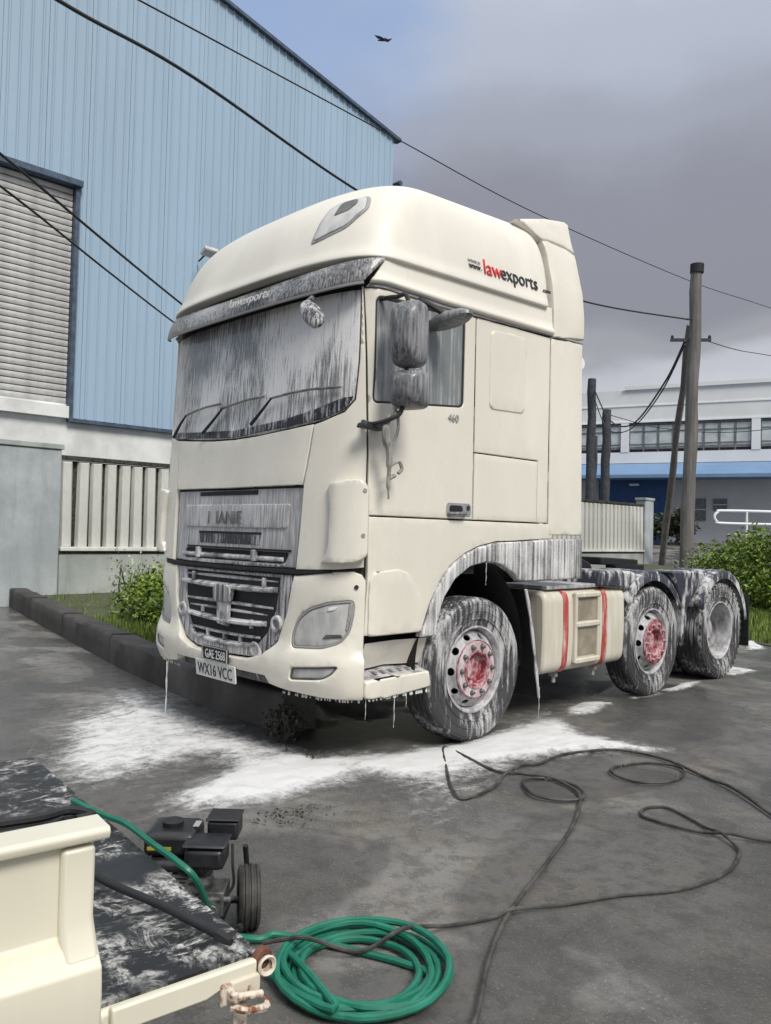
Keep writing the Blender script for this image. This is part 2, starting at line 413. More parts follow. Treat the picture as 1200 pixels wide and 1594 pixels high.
KB = [(-10.2,2.05),(-9.46,1.904),(-6.8,1.39),(-4.477,.98),(-2.9,.70),(-1.517,.52),(-.6,.44),(.22,.42)]
def ky(x):
    for (a,b),(c,d) in zip(KB, KB[1:]):
        if x <= c: return b+(d-b)*(x-a)/(c-a)
    return KB[-1][1]
def vh(x, y): return .012+.17*ss(-1.5, -2.6, x)
vx = [-10.0+i*.3 for i in range(29)]
v, f = [], []
for i, x in enumerate(vx):
    for j in range(40):
        y = ky(x)+.2+(j/39)**1.5*22; v.append((x, y, vh(x, y)+.03*(fbm(np.array([x*2.]), np.array([y*2.]))[0]-.5)+gh(x, y)))
for i in range(28):
    for j in range(39): a = i*40+j; f.append((a, a+40, a+41, a+1))
tag(mesh_obj('verge', v, f, 'verge_soil'), kind='structure')
GR = [(-7,17.2),(-4.2,12.2),(-1.2,9.6),(1.0,8.5),(4,8.0),(9,8.3),(12,17.2)]
gb = MB(); gb.add([(x, y, .012) for x, y in GR], [tuple(range(len(GR)))])
tag(gb.build('grass_patch', 'verge_soil'), kind='structure')
# the road that climbs behind the yard
rb = MB(); rb.add([(-60,33,gh(0,33)+.01),(40,33,gh(0,33)+.01),(40,36.5,gh(0,36.5)+.01),(-60,36.5,gh(0,36.5)+.01)], [(0,1,2,3)])
concrete('road_grey', (.20,.19,.175), (.15,.145,.135), .2)
tag(rb.build('road', 'road_grey'), kind='structure')
rb = MB(); rb.box((-60,36.6,.9),(40,37.0,1.32)); tag(rb.build('road_kerb', 'pale_concrete'), kind='structure')

# ------------------------------------------------------------------ leaves and grass
def leafmat(name, a, b):
    q = NB(name); n_ = q.noise(2.6, 3); w = q.n('ShaderNodeTexWhiteNoise', noise_dimensions='3D')
    mp = q.n('ShaderNodeVectorMath', operation='SNAP'); mp.inputs[1].default_value = (.07,.07,.07); q.l(q.tc.outputs['Object'], mp.inputs[0]); q.l(mp.outputs[0], w.inputs['Vector'])
    k = q.math('ADD', q.math('MULTIPLY', n_, .6), q.math('MULTIPLY', w.outputs['Value'], .4))
    q.color(q.mix(q.ramp(k, .25, .75), a, b)); q.rough(.55); q.b.inputs['Subsurface Weight'].default_value = 0
    q.b.inputs['Transmission Weight'].default_value = 0; MATS[name] = q.m
leafmat('leaf_green', (.045,.09,.011), (.23,.325,.04)); leafmat('leaf_dark', (.012,.022,.010), (.045,.07,.03)); leafmat('grass_green', (.06,.10,.018), (.21,.29,.05)); leafmat('weed_dry', (.02,.024,.018), (.09,.09,.06)); leafmat('weed_flower', (.16,.20,.08), (.45,.48,.34))
def leaves(blobs, n, size, up=.3, rng=random):
    V, F = [], []; vol = [b[3]*b[4]*b[5] for b in blobs]
    for i in range(n):
        b = rng.choices(blobs, vol)[0]
        d = Vector((rng.gauss(0,1), rng.gauss(0,1), rng.gauss(0,1))).normalized()*(rng.random()**.35)*(1+.18*rng.gauss(0,1))
        p = Vector((b[0]+d.x*b[3], b[1]+d.y*b[4], b[2]+d.z*b[5]))
        if p.z < .02: continue
        t = Vector((rng.gauss(0,1), rng.gauss(0,1), rng.gauss(0,1)*.7+up)).normalized(); w = t.orthogonal().normalized()
        w = (Matrix.Rotation(rng.random()*6.28, 3, t) @ w); s_ = size*(.6+.8*rng.random()); k = len(V)
        n_ = t.cross(w)*s_*.12
        V += [p-t*s_*.5, p+w*s_*.26+n_, p+t*s_*.5, p-w*s_*.26+n_]; F.append((k, k+1, k+2, k+3))
    return V, F
def plant(name, label, cat, blobs, n, size, mat, base, stems=6, group=None, up=.3):
    r = empty(name, base); tag(r, label, cat, group)
    loc = [(b[0]-base[0], b[1]-base[1], b[2]-base[2], *b[3:]) for b in blobs]
    V, F = leaves(loc, n, size, up); mesh_obj('foliage', V, F, mat, r, ang=180)
    m = MB()
    for i in range(stems):
        b = loc[i % len(loc)]; p1 = Vector((b[0]+random.gauss(0,.3)*b[3], b[1]+random.gauss(0,.3)*b[4], b[2]+.5*b[5])); p0 = Vector((p1.x*.75, p1.y*.75, 0))
        m.tube([p0, (p0+p1)/2+Vector((random.gauss(0,.05), random.gauss(0,.05), 0)), p1], [.02,.014,.006], 5)
    tag(m.build('stems', 'weed_dry', r), kind='stuff'); return r
def blades(name, label, pts, hmin, hmax, mat, cat='grass', w=.006, lean=.35):
    V, F = [], []
    for (x, y, z) in pts:
        h = random.uniform(hmin, hmax); a = random.random()*6.283; d = Vector((math.cos(a), math.sin(a), 0)); s_ = Vector((-d.y, d.x, 0))*w; l = d*h*lean*random.random(); k = len(V); p = Vector((x, y, z))
        V += [p-s_, p+s_, p+Vector((0,0,h*.6))+l*.4+s_*.7, p+Vector((0,0,h*.6))+l*.4-s_*.7, p+Vector((0,0,h))+l]; F += [(k,k+1,k+2,k+3), (k+3,k+2,k+4)]
    return tag(mesh_obj(name, V, F, mat, ang=180), label, cat, kind='stuff')
def inpoly(poly, n, z=.01):
    xs = [p[0] for p in poly]; ys = [p[1] for p in poly]; o = []
    while len(o) < n:
        q = (random.uniform(min(xs), max(xs)), random.uniform(min(ys), max(ys)))
        if inside(q, poly): o.append((*q, z))
    return o
blades('verge_grass', 'low green grass on the verge behind the trailer end of the truck', inpoly([(-4.2,12.4),(-1.2,9.7),(1.0,8.6),(4,8.2),(6,8.4),(6,14),(-3,16.5)], 26000), .05, .22, 'grass_green', w=.009)
pts = []
while len(pts) < 5200:
    x = random.uniform(-9.6, -2.0); y = ky(x)+.3+random.random()**1.5*3.5
    if random.random() < .05+.95*ss(-6.2, -3.6, x): pts.append((x, y, vh(x, y)))
blades('verge_weeds', 'short weeds growing between the dark kerb and the white fence', pts, .03, .16, 'grass_green', w=.008)
blobs = []
for i in range(22):
    x = -3.3+i*.36+random.gauss(0,.1); y = 15.6-i*.17+random.gauss(0,.35); s_ = .75+.25*random.random(); top = 1.5+.5*ss(-3, 0, x)
    blobs += [(x, y, top-.45+random.gauss(0,.10), s_*.7, s_*.7, .5), (x+random.gauss(0,.2), y-.5, .55, s_*.75, s_*.7, .55)]
plant('shrub', 'broad bright green shrub at the right edge beside the utility pole', 'shrub', blobs, 30000, .10, 'leaf_green', (0.2, 14.3, 0), 14)
blobs = [(-4.9+random.gauss(0,.6), 2.6+random.gauss(0,.4), .36+random.random()*.25, .40, .38, .32) for i in range(15)]+[(-4.0,2.1,.35,.5,.35,.28),(-4.4,2.3,.42,.4,.4,.34),(-3.6,1.9,.30,.4,.3,.24)]
plant('weed_clump', 'bright green weed clump behind the dark kerb next to the truck', 'weeds', blobs, 13000, .07, 'leaf_green', (-4.8,2.6,.15), 8)
blobs = [(-8.6+i*.55+random.gauss(0,.1), 3.4+random.gauss(0,.25)-i*.12, .45+.25*random.random(), .28, .25, .40) for i in range(8)]
plant('dry_weeds', 'thin dry weeds with pale tips against the grey plinth wall', 'weeds', blobs, 700, .06, 'weed_flower', (-7,3,.15), 16, up=1)
blobs = [(.38+random.gauss(0,.10), .33+random.gauss(0,.07), .09+.05*random.random(), .13, .11, .11) for i in range(6)]
plant('kerb_weed', 'small dark weed tuft at the kerb end under the bumper', 'weeds', blobs, 420, .035, 'weed_dry', (.38,.33,0), 9, up=1)

def litter(name, label, cx, cy, sx, sy, n, mat):
    V, F = leaves([(cx, cy, .012, sx, sy, .012)], n, .022, 0); tag(mesh_obj(name, [(p.x, p.y, max(.004, abs(p.z))) for p in V], F, mat, ang=180), label, 'litter', kind='stuff')
litter('ground_moss', 'dark moss and dirt crumbs between the foam and the washer', 1.62, -.55, .16, .30, 1500, 'weed_dry')
litter('leaf_litter', 'dark leaf litter on the ground under the bumper', .80, .20, .30, .12, 900, 'weed_dry')

# ------------------------------------------------------------------ kerb
kb = empty('kerb_wall', (-4,1,0)); tag(kb, 'low dark mossy concrete kerb running under the front of the truck', 'kerb')
segs = [(-10.2,-7.9),(-7.88,-5.6),(-5.58,-3.4),(-3.38,-1.75),(-1.73,.22)]
for i, (a, b) in enumerate(segs):
    V, F = [], []; n_ = 10
    hgt = .33-.012*i
    for k in range(n_+1):
        x = a+(b-a)*k/n_; y = ky(x); w = .30; j = .012*math.sin(x*7)+.008*math.sin(x*19)
        for dy, z in ((0,-.05),(0,hgt*.5),(.0+j*.4,hgt-.03),(.03,hgt+j*.4),(w-.03,hgt-.01+j*.3),(w,hgt-.05),(w,-.05)): V.append((x+4, y+dy-1, z))
    for k in range(n_):
        for m_ in range(6): p = k*7+m_; F.append((p, p+7, p+8, p+1))
    F += [tuple(range(7)), tuple(range(n_*7, n_*7+7))]
    mesh_obj('kerb_block', V, F, 'kerb_pale' if i == 4 else 'kerb_concrete', kb, ang=50)

# ------------------------------------------------------------------ warehouse
WX, WY0, WY1 = -14.0, -10.0, 15.07
wh = empty('warehouse', (WX, 3, 0)); tag(wh, 'tall blue corrugated metal warehouse with gabled roof behind the white fence', 'warehouse')
def gz(y): return 14.49+.212*(15.07-y) if y > -3 else 14.49+.212*18.07-.212*(-3-y)
pw = 1.02; n_p = int((WY1-WY0)/pw); k = 0
SH0, SH1, SHT, SHB = -3.2, 4.575, 9.5, 4.33
y = WY1
while y > WY0+.1:
    y0 = y-pw+.004; y1 = y-.004
    bottoms = 4.0
    spans = [(y0, y1, 4.0)]
    if y1 <= SH1 and y0 >= SH0: spans = [(y0, y1, SHT)]
    elif y0 < SH1 < y1: spans = [(y0, SH1, SHT), (SH1, y1, 4.0)]
    elif y0 < SH0 < y1: spans = [(y0, SH0, 4.0), (SH0, y1, SHT)]
    for (a, b, zb) in spans:
        # trapezoid ribs: 4 to a sheet
        prof = []
        for r_ in range(4):
            s0 = y0+(r_+.5)*(y1-y0)/4
            prof += [(s0-.036, 0), (s0-.015, .030), (s0+.015, .030), (s0+.036, 0)]
        prof = [(a, 0)]+[q for q in prof if a < q[0] < b]+[(b, 0)]
        j = random.uniform(0, .006); V = []; F = []
        for (yy, d) in prof: V += [(d+j, yy-3, zb), (d+j, yy-3, gz(yy))]
        F = [(2*i, 2*i+2, 2*i+3, 2*i+1) for i in range(len(prof)-1)]
        mesh_obj('cladding_panel', V, F, 'blue_cladding', wh, ang=20)
    y -= pw
m = MB(); m.box((-.4,WY0-3,0),(-.06,WY1-3,4.08)); m.box((-.055,WY0-3,0),(.02,WY1-3,.5)); m.build('masonry_wall', 'white_render', wh)
m = MB(); m.box((-.05,SH1-3,3.9),(.10,WY1-3,3.985)); m.build('drip_flashing', 'flashing_dark', wh)
m = MB(); m.box((-.055,SH0-3,3.98),(.10,SH1-3,4.26)); m.build('shutter_sill', 'white_render', wh)
m = MB()
for sg in (0,):
    for (ya, yb) in ((15.30,-3.0),(-3.0,-10)):
        za, zb = gz(min(ya,15.07))-(ya-15.07)*.2, gz(yb)
        m.add([(.14,ya-3,za-.05),(.14,yb-3,zb-.05),(.14,yb-3,zb+.05),(.14,ya-3,za+.05),(-.1,ya-3,za-.05),(-.1,yb-3,zb-.05),(-.1,yb-3,zb+.05),(-.1,ya-3,za+.05)], [(0,1,2,3),(4,7,6,5),(0,4,5,1),(3,2,6,7),(0,3,7,4),(1,5,6,2)])
m.build('barge_flashing', 'flashing_dark', wh)
m = MB()   # roof slopes going back and the long side wall
for (ya, yb) in ((15.30,-3.0),(-3.0,-10)):
    za, zb = gz(min(ya,15.07))-(ya-15.07)*.2, gz(yb)
    m.add([(-.11,ya-3,za),(-.11,yb-3,zb),(-40,yb-3,zb),(-40,ya-3,za)], [(0,1,2,3)])
m.add([(-.02,WY1-3.02,4.0),(-.02,WY1-3.02,14.4),(-40,WY1-3.02,14.4),(-40,WY1-3.02,0),(-.41,WY1-3.02,0)], [(0,1,2,3,4)])
m.build('roof', 'blue_cladding', wh)
m = MB(); m.tube([(.1,WY1-2.72,13.05),(-8,WY1-2.72,13.05)], .09, 8); m.build('side_gutter', 'flashing_dark', wh)
rs = empty('roller_shutter', (-.12,0,0), parent=wh)
m = MB(); m.box((0,SH1-3-.0,SHB-.35),(.20,SH1-3+.10,SHT+.12)); m.box((0,SH0-3-.12,SHB-.35),(.20,SH0-3,SHT+.12)); m.box((-.02,SH0-3-.15,SHT),(.30,SH1-3+.13,SHT+.14)); m.build('shutter_frame', 'flashing_dark', rs)
ns = 34; ph = (SHT-SHB)/ns; sm = None
for i in range(ns):
    if sm is None:
        V, F = [], []; pr = [(0,0),(.020,.012),(.034,ph*.35),(.036,ph*.6),(.028,ph*.82),(.004,ph-.016)]
        for d, z in pr: V += [(d,SH0-3+.01,z),(d,SH1-3-.01,z)]
        F = [(2*k,2*k+1,2*k+3,2*k+2) for k in range(len(pr)-1)]
        so_ = mesh_obj('slat', V, F, 'shutter_grey', rs, ang=30); sm = so_.data
    else:
        so_ = bpy.data.objects.new('slat', sm); link(so_, rs)
    so_.location = (random.uniform(0,.006), 0, SHB+i*ph)
m = MB(); m.box((-.05,SH0-3+.01,SHB-.07),(-.01,SH1-3-.01,SHT)); m.build('shutter_back', 'dark_gap', rs)
m = MB(); m.box((.0,SH0-3+.005,SHB-.075),(.06,SH1-3-.005,SHB-.005)); m.build('bottom_bar', 'white_render', rs)
fl = empty('floodlight', (-13.9,7.9,8.55)); tag(fl, 'small grey floodlight fixed to the blue warehouse wall', 'floodlight')
m = MB(); m.tube([(0,0,0),(.42,0,.14)], .025, 6); m.build('bracket', 'pole_dark', fl)
M_ = Matrix.Translation((.52,0,.12)) @ Matrix.Rotation(R(-25), 4, 'Y')
m = MB(); m.box((-.14,-.20,-.05),(.14,.20,.06), M_); m.build('housing', 'shutter_grey', fl, bevel=.02)
m = MB(); m.box((-.12,-.18,-.062),(.12,.18,-.052), M_); m.build('lens', 'lamp_lens', fl)

# ------------------------------------------------------------------ boundary fence
def pillar(y0, y1, label, h=2.95):
    r = empty('concrete_pillar', (-10, (y0+y1)/2, 0)); tag(r, label, 'pillar', None); w = (y1-y0)/2
    m = MB(); m.box((-.30,-w,-.1),(.10,w,h-.10)); m.build('shaft', 'pillar_concrete', r, bevel=.03)
    m = MB(); m.box((-.33,-w-.03,h-.098),(.13,w+.03,h)); m.build('cap', 'plinth_concrete', r, bevel=.012)
pillar(1.68, 2.84, 'wide pale grey concrete gate pillar at the left edge')
pillar(24.62, 25.25, 'far slim grey concrete pillar right of the truck', 3.0)
pillar(6.25, 6.75, 'concrete fence pillar hidden mostly behind the truck cab')
pillar(15.2, 15.7, 'concrete fence pillar standing behind the truck')
spans = [(2.86,6.23,'white slatted fence panel left of the truck','left'),(6.77,15.18,'white slatted fence panel directly behind the truck','mid'),(15.72,24.6,'white slatted fence panel seen right behind the cab','right')]
slat_me = None
for (a, b, lab, kk) in spans:
    r = empty('fence_panel', (-10, a, 0)); tag(r, lab, 'fence', None); n_ = int((b-a)/.262); p = (b-a)/n_
    for i in range(n_):
        if slat_me is None:
            m = MB(); m.add([(-.03,.02,1.06),(.075,.045,1.06),(.075,.21,1.06),(.0,.25,1.06),(-.03,.02,2.67),(.055,.05,2.63),(.055,.20,2.63),(.0,.245,2.67)], [(0,1,5,4),(1,2,6,5),(2,3,7,6),(3,0,4,7),(4,5,6,7),(0,3,2,1)])
            o = m.build('slat', 'fence_white', r, bevel=.008); slat_me = o.data
        else:
            o = bpy.data.objects.new('slat', slat_me); link(o, r)
        o.location = (random.uniform(-.006,.006), i*p, 0); o.rotation_euler = (R(random.gauss(0,.25)), 0, 0)
    m = MB(); m.box((-.04,0,2.675),(.05,b-a,2.76)); m.build('top_rail', 'fence_dark', r, bevel=.01)
    m = MB(); m.box((-.06,0,.98),(.12,b-a,1.055)); m.build('bottom_rail', 'fence_white', r, bevel=.012)
    m = MB(); m.box((-.06,0,.93),(.07,b-a,.976)); m.build('shade_strip', 'fence_dark', r)  # solid dark strip standing in for the shade under the rail
    m = MB(); m.box((-.10,0,1.06),(-.045,b-a,2.67)); m.build('backing', 'fence_dark', r)
    w = empty('plinth_wall', (-10, a, 0)); tag(w, lab.replace('white slatted fence panel', 'low grey concrete wall under the fence'), 'wall')
    m = MB(); m.box((-.25,0,-.1),(.06,b-a,.925)); m.build('wall_face', 'plinth_concrete', w, bevel=.02)

# ------------------------------------------------------------------ utility poles, cables, bird
def pole(name, label, p0, p1, r0, r1, mat='pole_wood', cap=True):
    p0, p1 = Vector(p0), Vector(p1); r = empty(name, p0); tag(r, label, 'utility pole'); d = p1-p0; m = MB()
    n_ = 14; m.tube([d*i/n_+Vector((.02*math.sin(i*1.3), .02*math.cos(i*1.7), 0)) for i in range(n_+1)], [r0+(r1-r0)*i/n_+.008*math.sin(i*2.1) for i in range(n_+1)], 12); m.build('shaft', mat, r)
    if cap: m = MB(); m.tube([d*.985, d*1.012], r1+.035, 12); m.build('cap', 'pole_cap', r)
    return r
up = pole('utility_pole', 'tall weathered wooden utility pole at the right, dark capped top', (-6.12,20,0), (-5.906,20,9.6), .21, .165)
m = MB(); m.box((-.55,-.10,7.42),(.62,.0,7.50), Matrix.Rotation(R(40),4,'Z')); m.build('cross_arm', 'pole_dark', up)
for a in (-.5, .58):
    m = MB(); q = Matrix.Rotation(R(40),4,'Z') @ Vector((a,-.05,7.5)); m.tube([q, q+Vector((0,0,.05)), q+Vector((0,0,.10))], [.03,.05,.03], 8); m.build('insulator', 'pole_cap', up)
m = MB(); m.tube([(.17,-.1,8.06),(.05,-.24,8.04)], .03, 6); m.build('cable_bracket', 'pole_dark', up)
pole('utility_pole', 'slanting thin pole leaning against the tall utility pole', (-9.9,25.8,-.1), (-6.30,20.42,8.05), .13, .09, 'pole_wood', False)
pole('utility_pole', 'taller dark pole just right of the cab behind the fence', (-15.7,30.1,.4), (-15.61,30.02,8.94), .22, .20, 'pole_dark', False)
pole('utility_pole', 'shorter dark pole second from the cab behind the fence', (-16.3,32.4,.6), (-16.18,32.35,7.82), .24, .22, 'pole_dark', False)
pole('utility_pole', 'thinnest farthest dark post between the two dark poles', (-18.8,35.5,.8), (-18.7,35.5,7.0), .11, .10, 'pole_dark', False)
def cable(label, pts, r):
    m = MB(); m.tube(spline(pts, 10), r, 6); tag(m.build('overhead_cable', 'cable_black'), label, 'cable')
cable('thick black cable crossing the blue wall from top left to the roof', [(-2.6,-2.4,6.75),(-4.07,.26,7.33),(-5.24,2.63,7.91),(-7.05,7.22,8.33),(-7.5,11.5,8.12),(-7.16,15.76,7.93),(-6.07,19.77,8.04)], .024)
cable('thin upper cable running past the warehouse eave to the sky', [(-3.2,-1.9,7.2),(-4.38,1.35,8.01),(-6.43,7.82,9.31),(-7.37,14.04,9.84),(-7.75,23.71,10.42),(-7.43,29.78,10.75),(-6.5,45,11.4)], .012)
cable('upper of two black cables sloping across the roller shutter', [(-3.0,-2.2,5.7),(-4.52,-.15,5.6),(-6.045,1.875,5.455),(-7.57,3.9,5.335),(-9.3,6.25,5.22),(-13.97,12.4,4.95)], .018)
cable('lower of two black cables sloping across the roller shutter', [(-3.0,-2.2,5.3),(-4.52,-.14,5.24),(-6.095,1.835,5.12),(-7.67,3.81,5.02),(-9.3,6.0,4.92),(-13.97,12.3,4.70)], .015)
cable('black service cable sagging from the tall pole to the dark pole', [(-6.14,19.78,7.41),(-7.6,21.4,6.55),(-10.74,25.09,5.88),(-13.2,27.6,6.5),(-15.55,30.1,8.45)], .030)
cable('second sagging cable just below the tall pole service line', [(-6.14,19.78,7.30),(-7.9,21.7,6.25),(-10.9,25.2,5.70),(-13.5,27.9,6.2),(-15.55,30.1,8.05)], .022)
cable('thin cable leaving the tall pole towards the right edge', [(-5.9,19.9,7.52),(-6.0,23,7.7),(-6.66,27.77,8.4),(-6.5,40,9.6)], .014)
cable('low cable from the short dark pole across the far building', [(-16.18,32.3,7.6),(-14.0,34.0,6.9),(-11.5,36.0,6.75),(-8,37.5,7.1),(-2,38.5,7.6)], .018)
bd = empty('bird', (-16.68,17.0,19.8)); tag(bd, 'dark bird gliding high in the grey sky', 'bird')
M_ = frame((0,0,0), _r2, _u2)
m = MB(); m.tube([M_ @ Vector(p) for p in ((.16,.02,0),(.06,.02,0),(-.06,0,0),(-.22,-.03,.02))], [.015,.06,.055,.02], 8)
for pts in ([(.05,.02,-.02),(.15,.14,-.20),(.32,.26,-.34),(.17,.10,-.30),(.0,.0,-.05)], [(.05,.02,.02),(-.10,.0,.22),(-.34,-.05,.40),(-.22,-.07,.22),(-.05,-.01,.05)]):
    k = len(m.v); m.add([M_ @ Vector(p) for p in pts]+[M_ @ (Vector(p)+Vector((0,-.015,0))) for p in pts], [(0,1,2,3,4),(9,8,7,6,5),(0,5,6,1),(1,6,7,2),(2,7,8,3),(3,8,9,4),(4,9,5,0)])
mesh_obj('body', m.v, m.f, 'cable_black', bd)

# ------------------------------------------------------------------ far building
plain('far_white', (.72,.74,.75), .7, .05, .3); plain('far_pale', (.78,.80,.83), .7, .05, .3); plain('far_blue', (.16,.27,.44), .6, .06, .5); plain('far_deepblue', (.02,.075,.22), .5, .1)
plain('far_glass', (.52,.57,.58), .2, .12, 1.2); plain('far_dark', (.16,.17,.18), .5, .2); plain('far_grey', (.56,.57,.60), .7, .06, .4)  # window glass and mullion colours lightened to stand in for distance haze
fb = empty('far_building', (-19.0,38.6,1.15), math.atan2(.31,.95)); tag(fb, 'long white building with blue awning and strip windows in the right background', 'building')
def fbx(name, mat, *bs, **kw):
    m = MB()
    for lo, hi in bs: m.box((lo[0],lo[1],lo[2]-1.15),(hi[0],hi[1],hi[2]-1.15))
    return m.build(name, mat, fb, **kw)
fbx('upper_wall', 'far_white', ((-14,0,8.12),(34,12,9.95))); fbx('spandrel', 'far_pale', ((-14,-.02,5.75),(34,12,6.38)))
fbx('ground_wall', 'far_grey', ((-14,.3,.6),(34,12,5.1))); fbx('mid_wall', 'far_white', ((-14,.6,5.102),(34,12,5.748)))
fbx('wall_seam', 'far_pale', ((-14,-.04,9.0),(34,0.01,9.07))); fbx('parapet', 'far_white', ((0.2,-.12,9.95),(34,.2,10.15))); fbx('parapet_band', 'far_pale', ((-14,-.06,8.06),(34,.0,8.14)))
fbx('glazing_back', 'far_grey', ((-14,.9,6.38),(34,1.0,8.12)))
x = -14
pcs = [-6.6, .25, 7.1, 14, 20.9, 27.8]
for p in pcs: fbx('column', 'far_pale', ((p-.22,-.05,6.382),(p+.22,.4,8.058)))
for a, b in zip([-14]+pcs, pcs+[34]):
    n_ = max(1, round((b-a-.5)/.78)); w = (b-a-.44)/n_
    for i in range(n_):
        x0 = a+.22+i*w; fbx('window_pane', 'far_glass', ((x0+.05,.10,6.55),(x0+w-.05,.14,7.9)))
        fbx('mullion', 'far_dark', ((x0-.035,.05,6.40),(x0+.035,.2,8.05)))
    fbx('window_rail', 'far_dark', ((a+.22,.06,7.92),(b-.22,.19,8.02)), ((a+.22,.06,7.55),(b-.22,.16,7.60)), ((a+.22,.06,6.55),(b-.22,.19,6.70)), ((a+.22,.06,6.82),(b-.22,.16,6.86)))
m = MB(); m.add([(-14,-1.7,4.98-1.15),(34,-1.7,4.98-1.15),(34,.0,5.73-1.15),(-14,.0,5.73-1.15),(-14,-1.7,4.80-1.15),(34,-1.7,4.80-1.15),(34,.3,4.80-1.15),(-14,.3,4.80-1.15)], [(0,1,2,3),(0,4,5,1),(4,7,6,5),(0,3,7,4),(1,5,6,2)]); m.build('awning', 'far_blue', fb)
fbx('shop_front', 'far_deepblue', ((-1.2,.1,1.2),(2.6,.29,4.79)))
for (x0, x1, z0, z1) in ((4.0,4.62,2.55,3.75),(5.0,5.7,3.1,3.75),(9.5,10.3,2.5,3.7)):
    fbx('opening', 'far_dark', ((x0,.2,z0),(x1,.295,z1))); fbx('opening_bar', 'far_grey', ((x0,.16,(z0+z1)/2-.03),(x1,.2,(z0+z1)/2+.03)))
fbx('sign_lamp', 'far_white', ((.6,-.35,4.45),(1.1,-.1,4.56)))
blobs = [(-15.1+random.gauss(0,.8), 36.3+random.gauss(0,.3), 1.6+random.random()*1.0, .6, .5, .6) for i in range(10)]
plant('hedge', 'dark hedge in front of the blue shop front across the road', 'hedge', blobs, 3000, .2, 'leaf_dark', (-15.1,36.3,1.1), 6)
gr_ = empty('guard_rail', (-8.13,26.5,.5)); tag(gr_, 'white tubular guard rail above the green shrub', 'guard rail')
e1 = Vector((.70,.71,0))
m = MB(); m.tube(spline([Vector((0,0,1.62))+e1*7,Vector((0,0,1.62))+e1*3.5,Vector((0,0,1.62))+e1*.4,Vector((0,0,1.68))+e1*.1,Vector((0,0,1.86)),Vector((0,0,2.03))+e1*.12,Vector((0,0,2.09))+e1*.45,Vector((0,0,2.09))+e1*3.5,Vector((0,0,2.09))+e1*7], 6), .05, 8); m.build('rail_loop', 'far_pale', gr_)
for k in (1.2, 3.6, 6.0):
    m = MB(); m.tube([e1*k, e1*k+Vector((0,0,2.09))], .045, 8); m.build('post', 'far_pale', gr_)

# ------------------------------------------------------------------ the truck
YC = .42; NE = 3.0
def _tab():
    W, D = 1.245, .38; T = []; s = 0; px = py = 0
    for i in range(601):
        t = math.pi/2*i/600; x = W*math.sin(t)**(2/NE); y = D-D*max(0, math.cos(t))**(2/NE)
        s += math.hypot(x-px, y-py); px, py = x, y; T.append((s, t))
    return T
_T = _tab(); SC = _T[-1][0]; _TS = [a for a, b in _T]; _TT = [b for a, b in _T]
def s2t(s): return float(np.interp(s, _TS, _TT))
def tabf(tab):
    xs = [a for a, b in tab]; ys = [b for a, b in tab]
    return lambda z: float(np.interp(z, xs, ys))
FZ = tabf([(.38,.05),(.55,.0),(1.2,.015),(1.8,.045),(2.2,.075),(3.3,.15)])
WZ = tabf([(.38,1.225),(.6,1.24),(1.2,1.245),(3.3,1.245)])
def CAB(s, z, F=None, W=None):
    sg = -1 if s < 0 else 1; s = abs(s); F = FZ(z) if F is None else F; W = WZ(z) if W is None else W; D = YC-F
    if s >= SC: return (sg*W, YC+s-SC, z)
    t = s2t(s); return (sg*W*math.sin(t)**(2/NE), F+D-D*max(0, math.cos(t))**(2/NE), z)
def SY(y): return y-YC+SC
TR = empty('truck', (0,0,0)); tag(TR, 'cream three-axle tractor truck covered in soap foam, parked on wet asphalt', 'truck')
def mir(p): return [(-u, w) for u, w in p][::-1]
def both(name, outer, mat, holes=(), **kw):
    patch(name, outer, CAB, mat, TR, holes, **kw); patch(name, mir(outer), CAB, mat, TR, [mir(h) for h in holes], **kw)

# inner shell behind the panel gaps
V, F = [], []; us = [i/30*(SY(2.2)) for i in range(-30, 31)]; zs = [.5,.82,1.0,1.2,1.6,2.2,2.8,3.1]
for z in zs:
    for u in us:
        x, y, _ = CAB(u, z); V.append((x*.968, y+.05*(1-min(1, abs(u)/SC)), z))
n_ = len(us)
arch = [(.70,.5),(.74,.82),(.90,1.12),(1.15,1.30),(1.5,1.36),(2.4,1.36),(2.4,.5)]
for j in range(len(zs)-1):
    for i in range(n_-1):
        c = sum((Vector(V[k]) for k in (j*n_+i, j*n_+i+1, (j+1)*n_+i)), Vector())/3
        if abs(c.x) > 1.0 and (inside((c.y, c.z), arch) or (c.z < .82 and c.y > .26)): continue
        F.append((j*n_+i, j*n_+i+1, (j+1)*n_+i+1, (j+1)*n_+i))
mesh_obj('inner_shell', V, F, 'dark_gap', TR)
m = MB(); m.box((-1.18,2.12,1.30),(1.18,2.19,3.12)); m.build('rear_wall', 'cream_paint', TR, bevel=.03)

wsr = [(0,2.134),(.29,2.142),(.632,2.166),(.92,2.198),(1.085,2.252),(1.155,2.325),(1.168,2.572),(1.163,2.82),(1.155,3.03)]
ws = wsr+[(-u, w) for u, w in wsr[::-1][:-1]]
patch('windscreen', ws, CAB, 'windscreen_foam', TR, off=-.010, step=.11, bev=.004)
g = .014
fpb = [(0,2.120),(.29,2.128),(.632,2.152),(.853,2.173)]
fp = [(-.800,1.778),(0,1.772),(.800,1.778)]+fpb[::-1]+[(-u, w) for u, w in fpb[1:]]
patch('front_panel', fp, CAB, 'cream_paint', TR, step=.10)
cp = [(.788,1.228),(.95,1.232),(1.088,1.240),(1.276,1.258),(1.272,1.6),(1.262,2.0),(1.246,2.24),(1.222,2.572),(1.200,2.80),(1.172,3.05),
      (1.163,3.05),(1.177,2.82),(1.182,2.572),(1.169,2.318),(1.096,2.240),(.93,2.186),(.863,2.172),(.835,1.93),(.811,1.785),(.803,1.5)]
both('corner_panel', cp, 'cream_paint', step=.09)
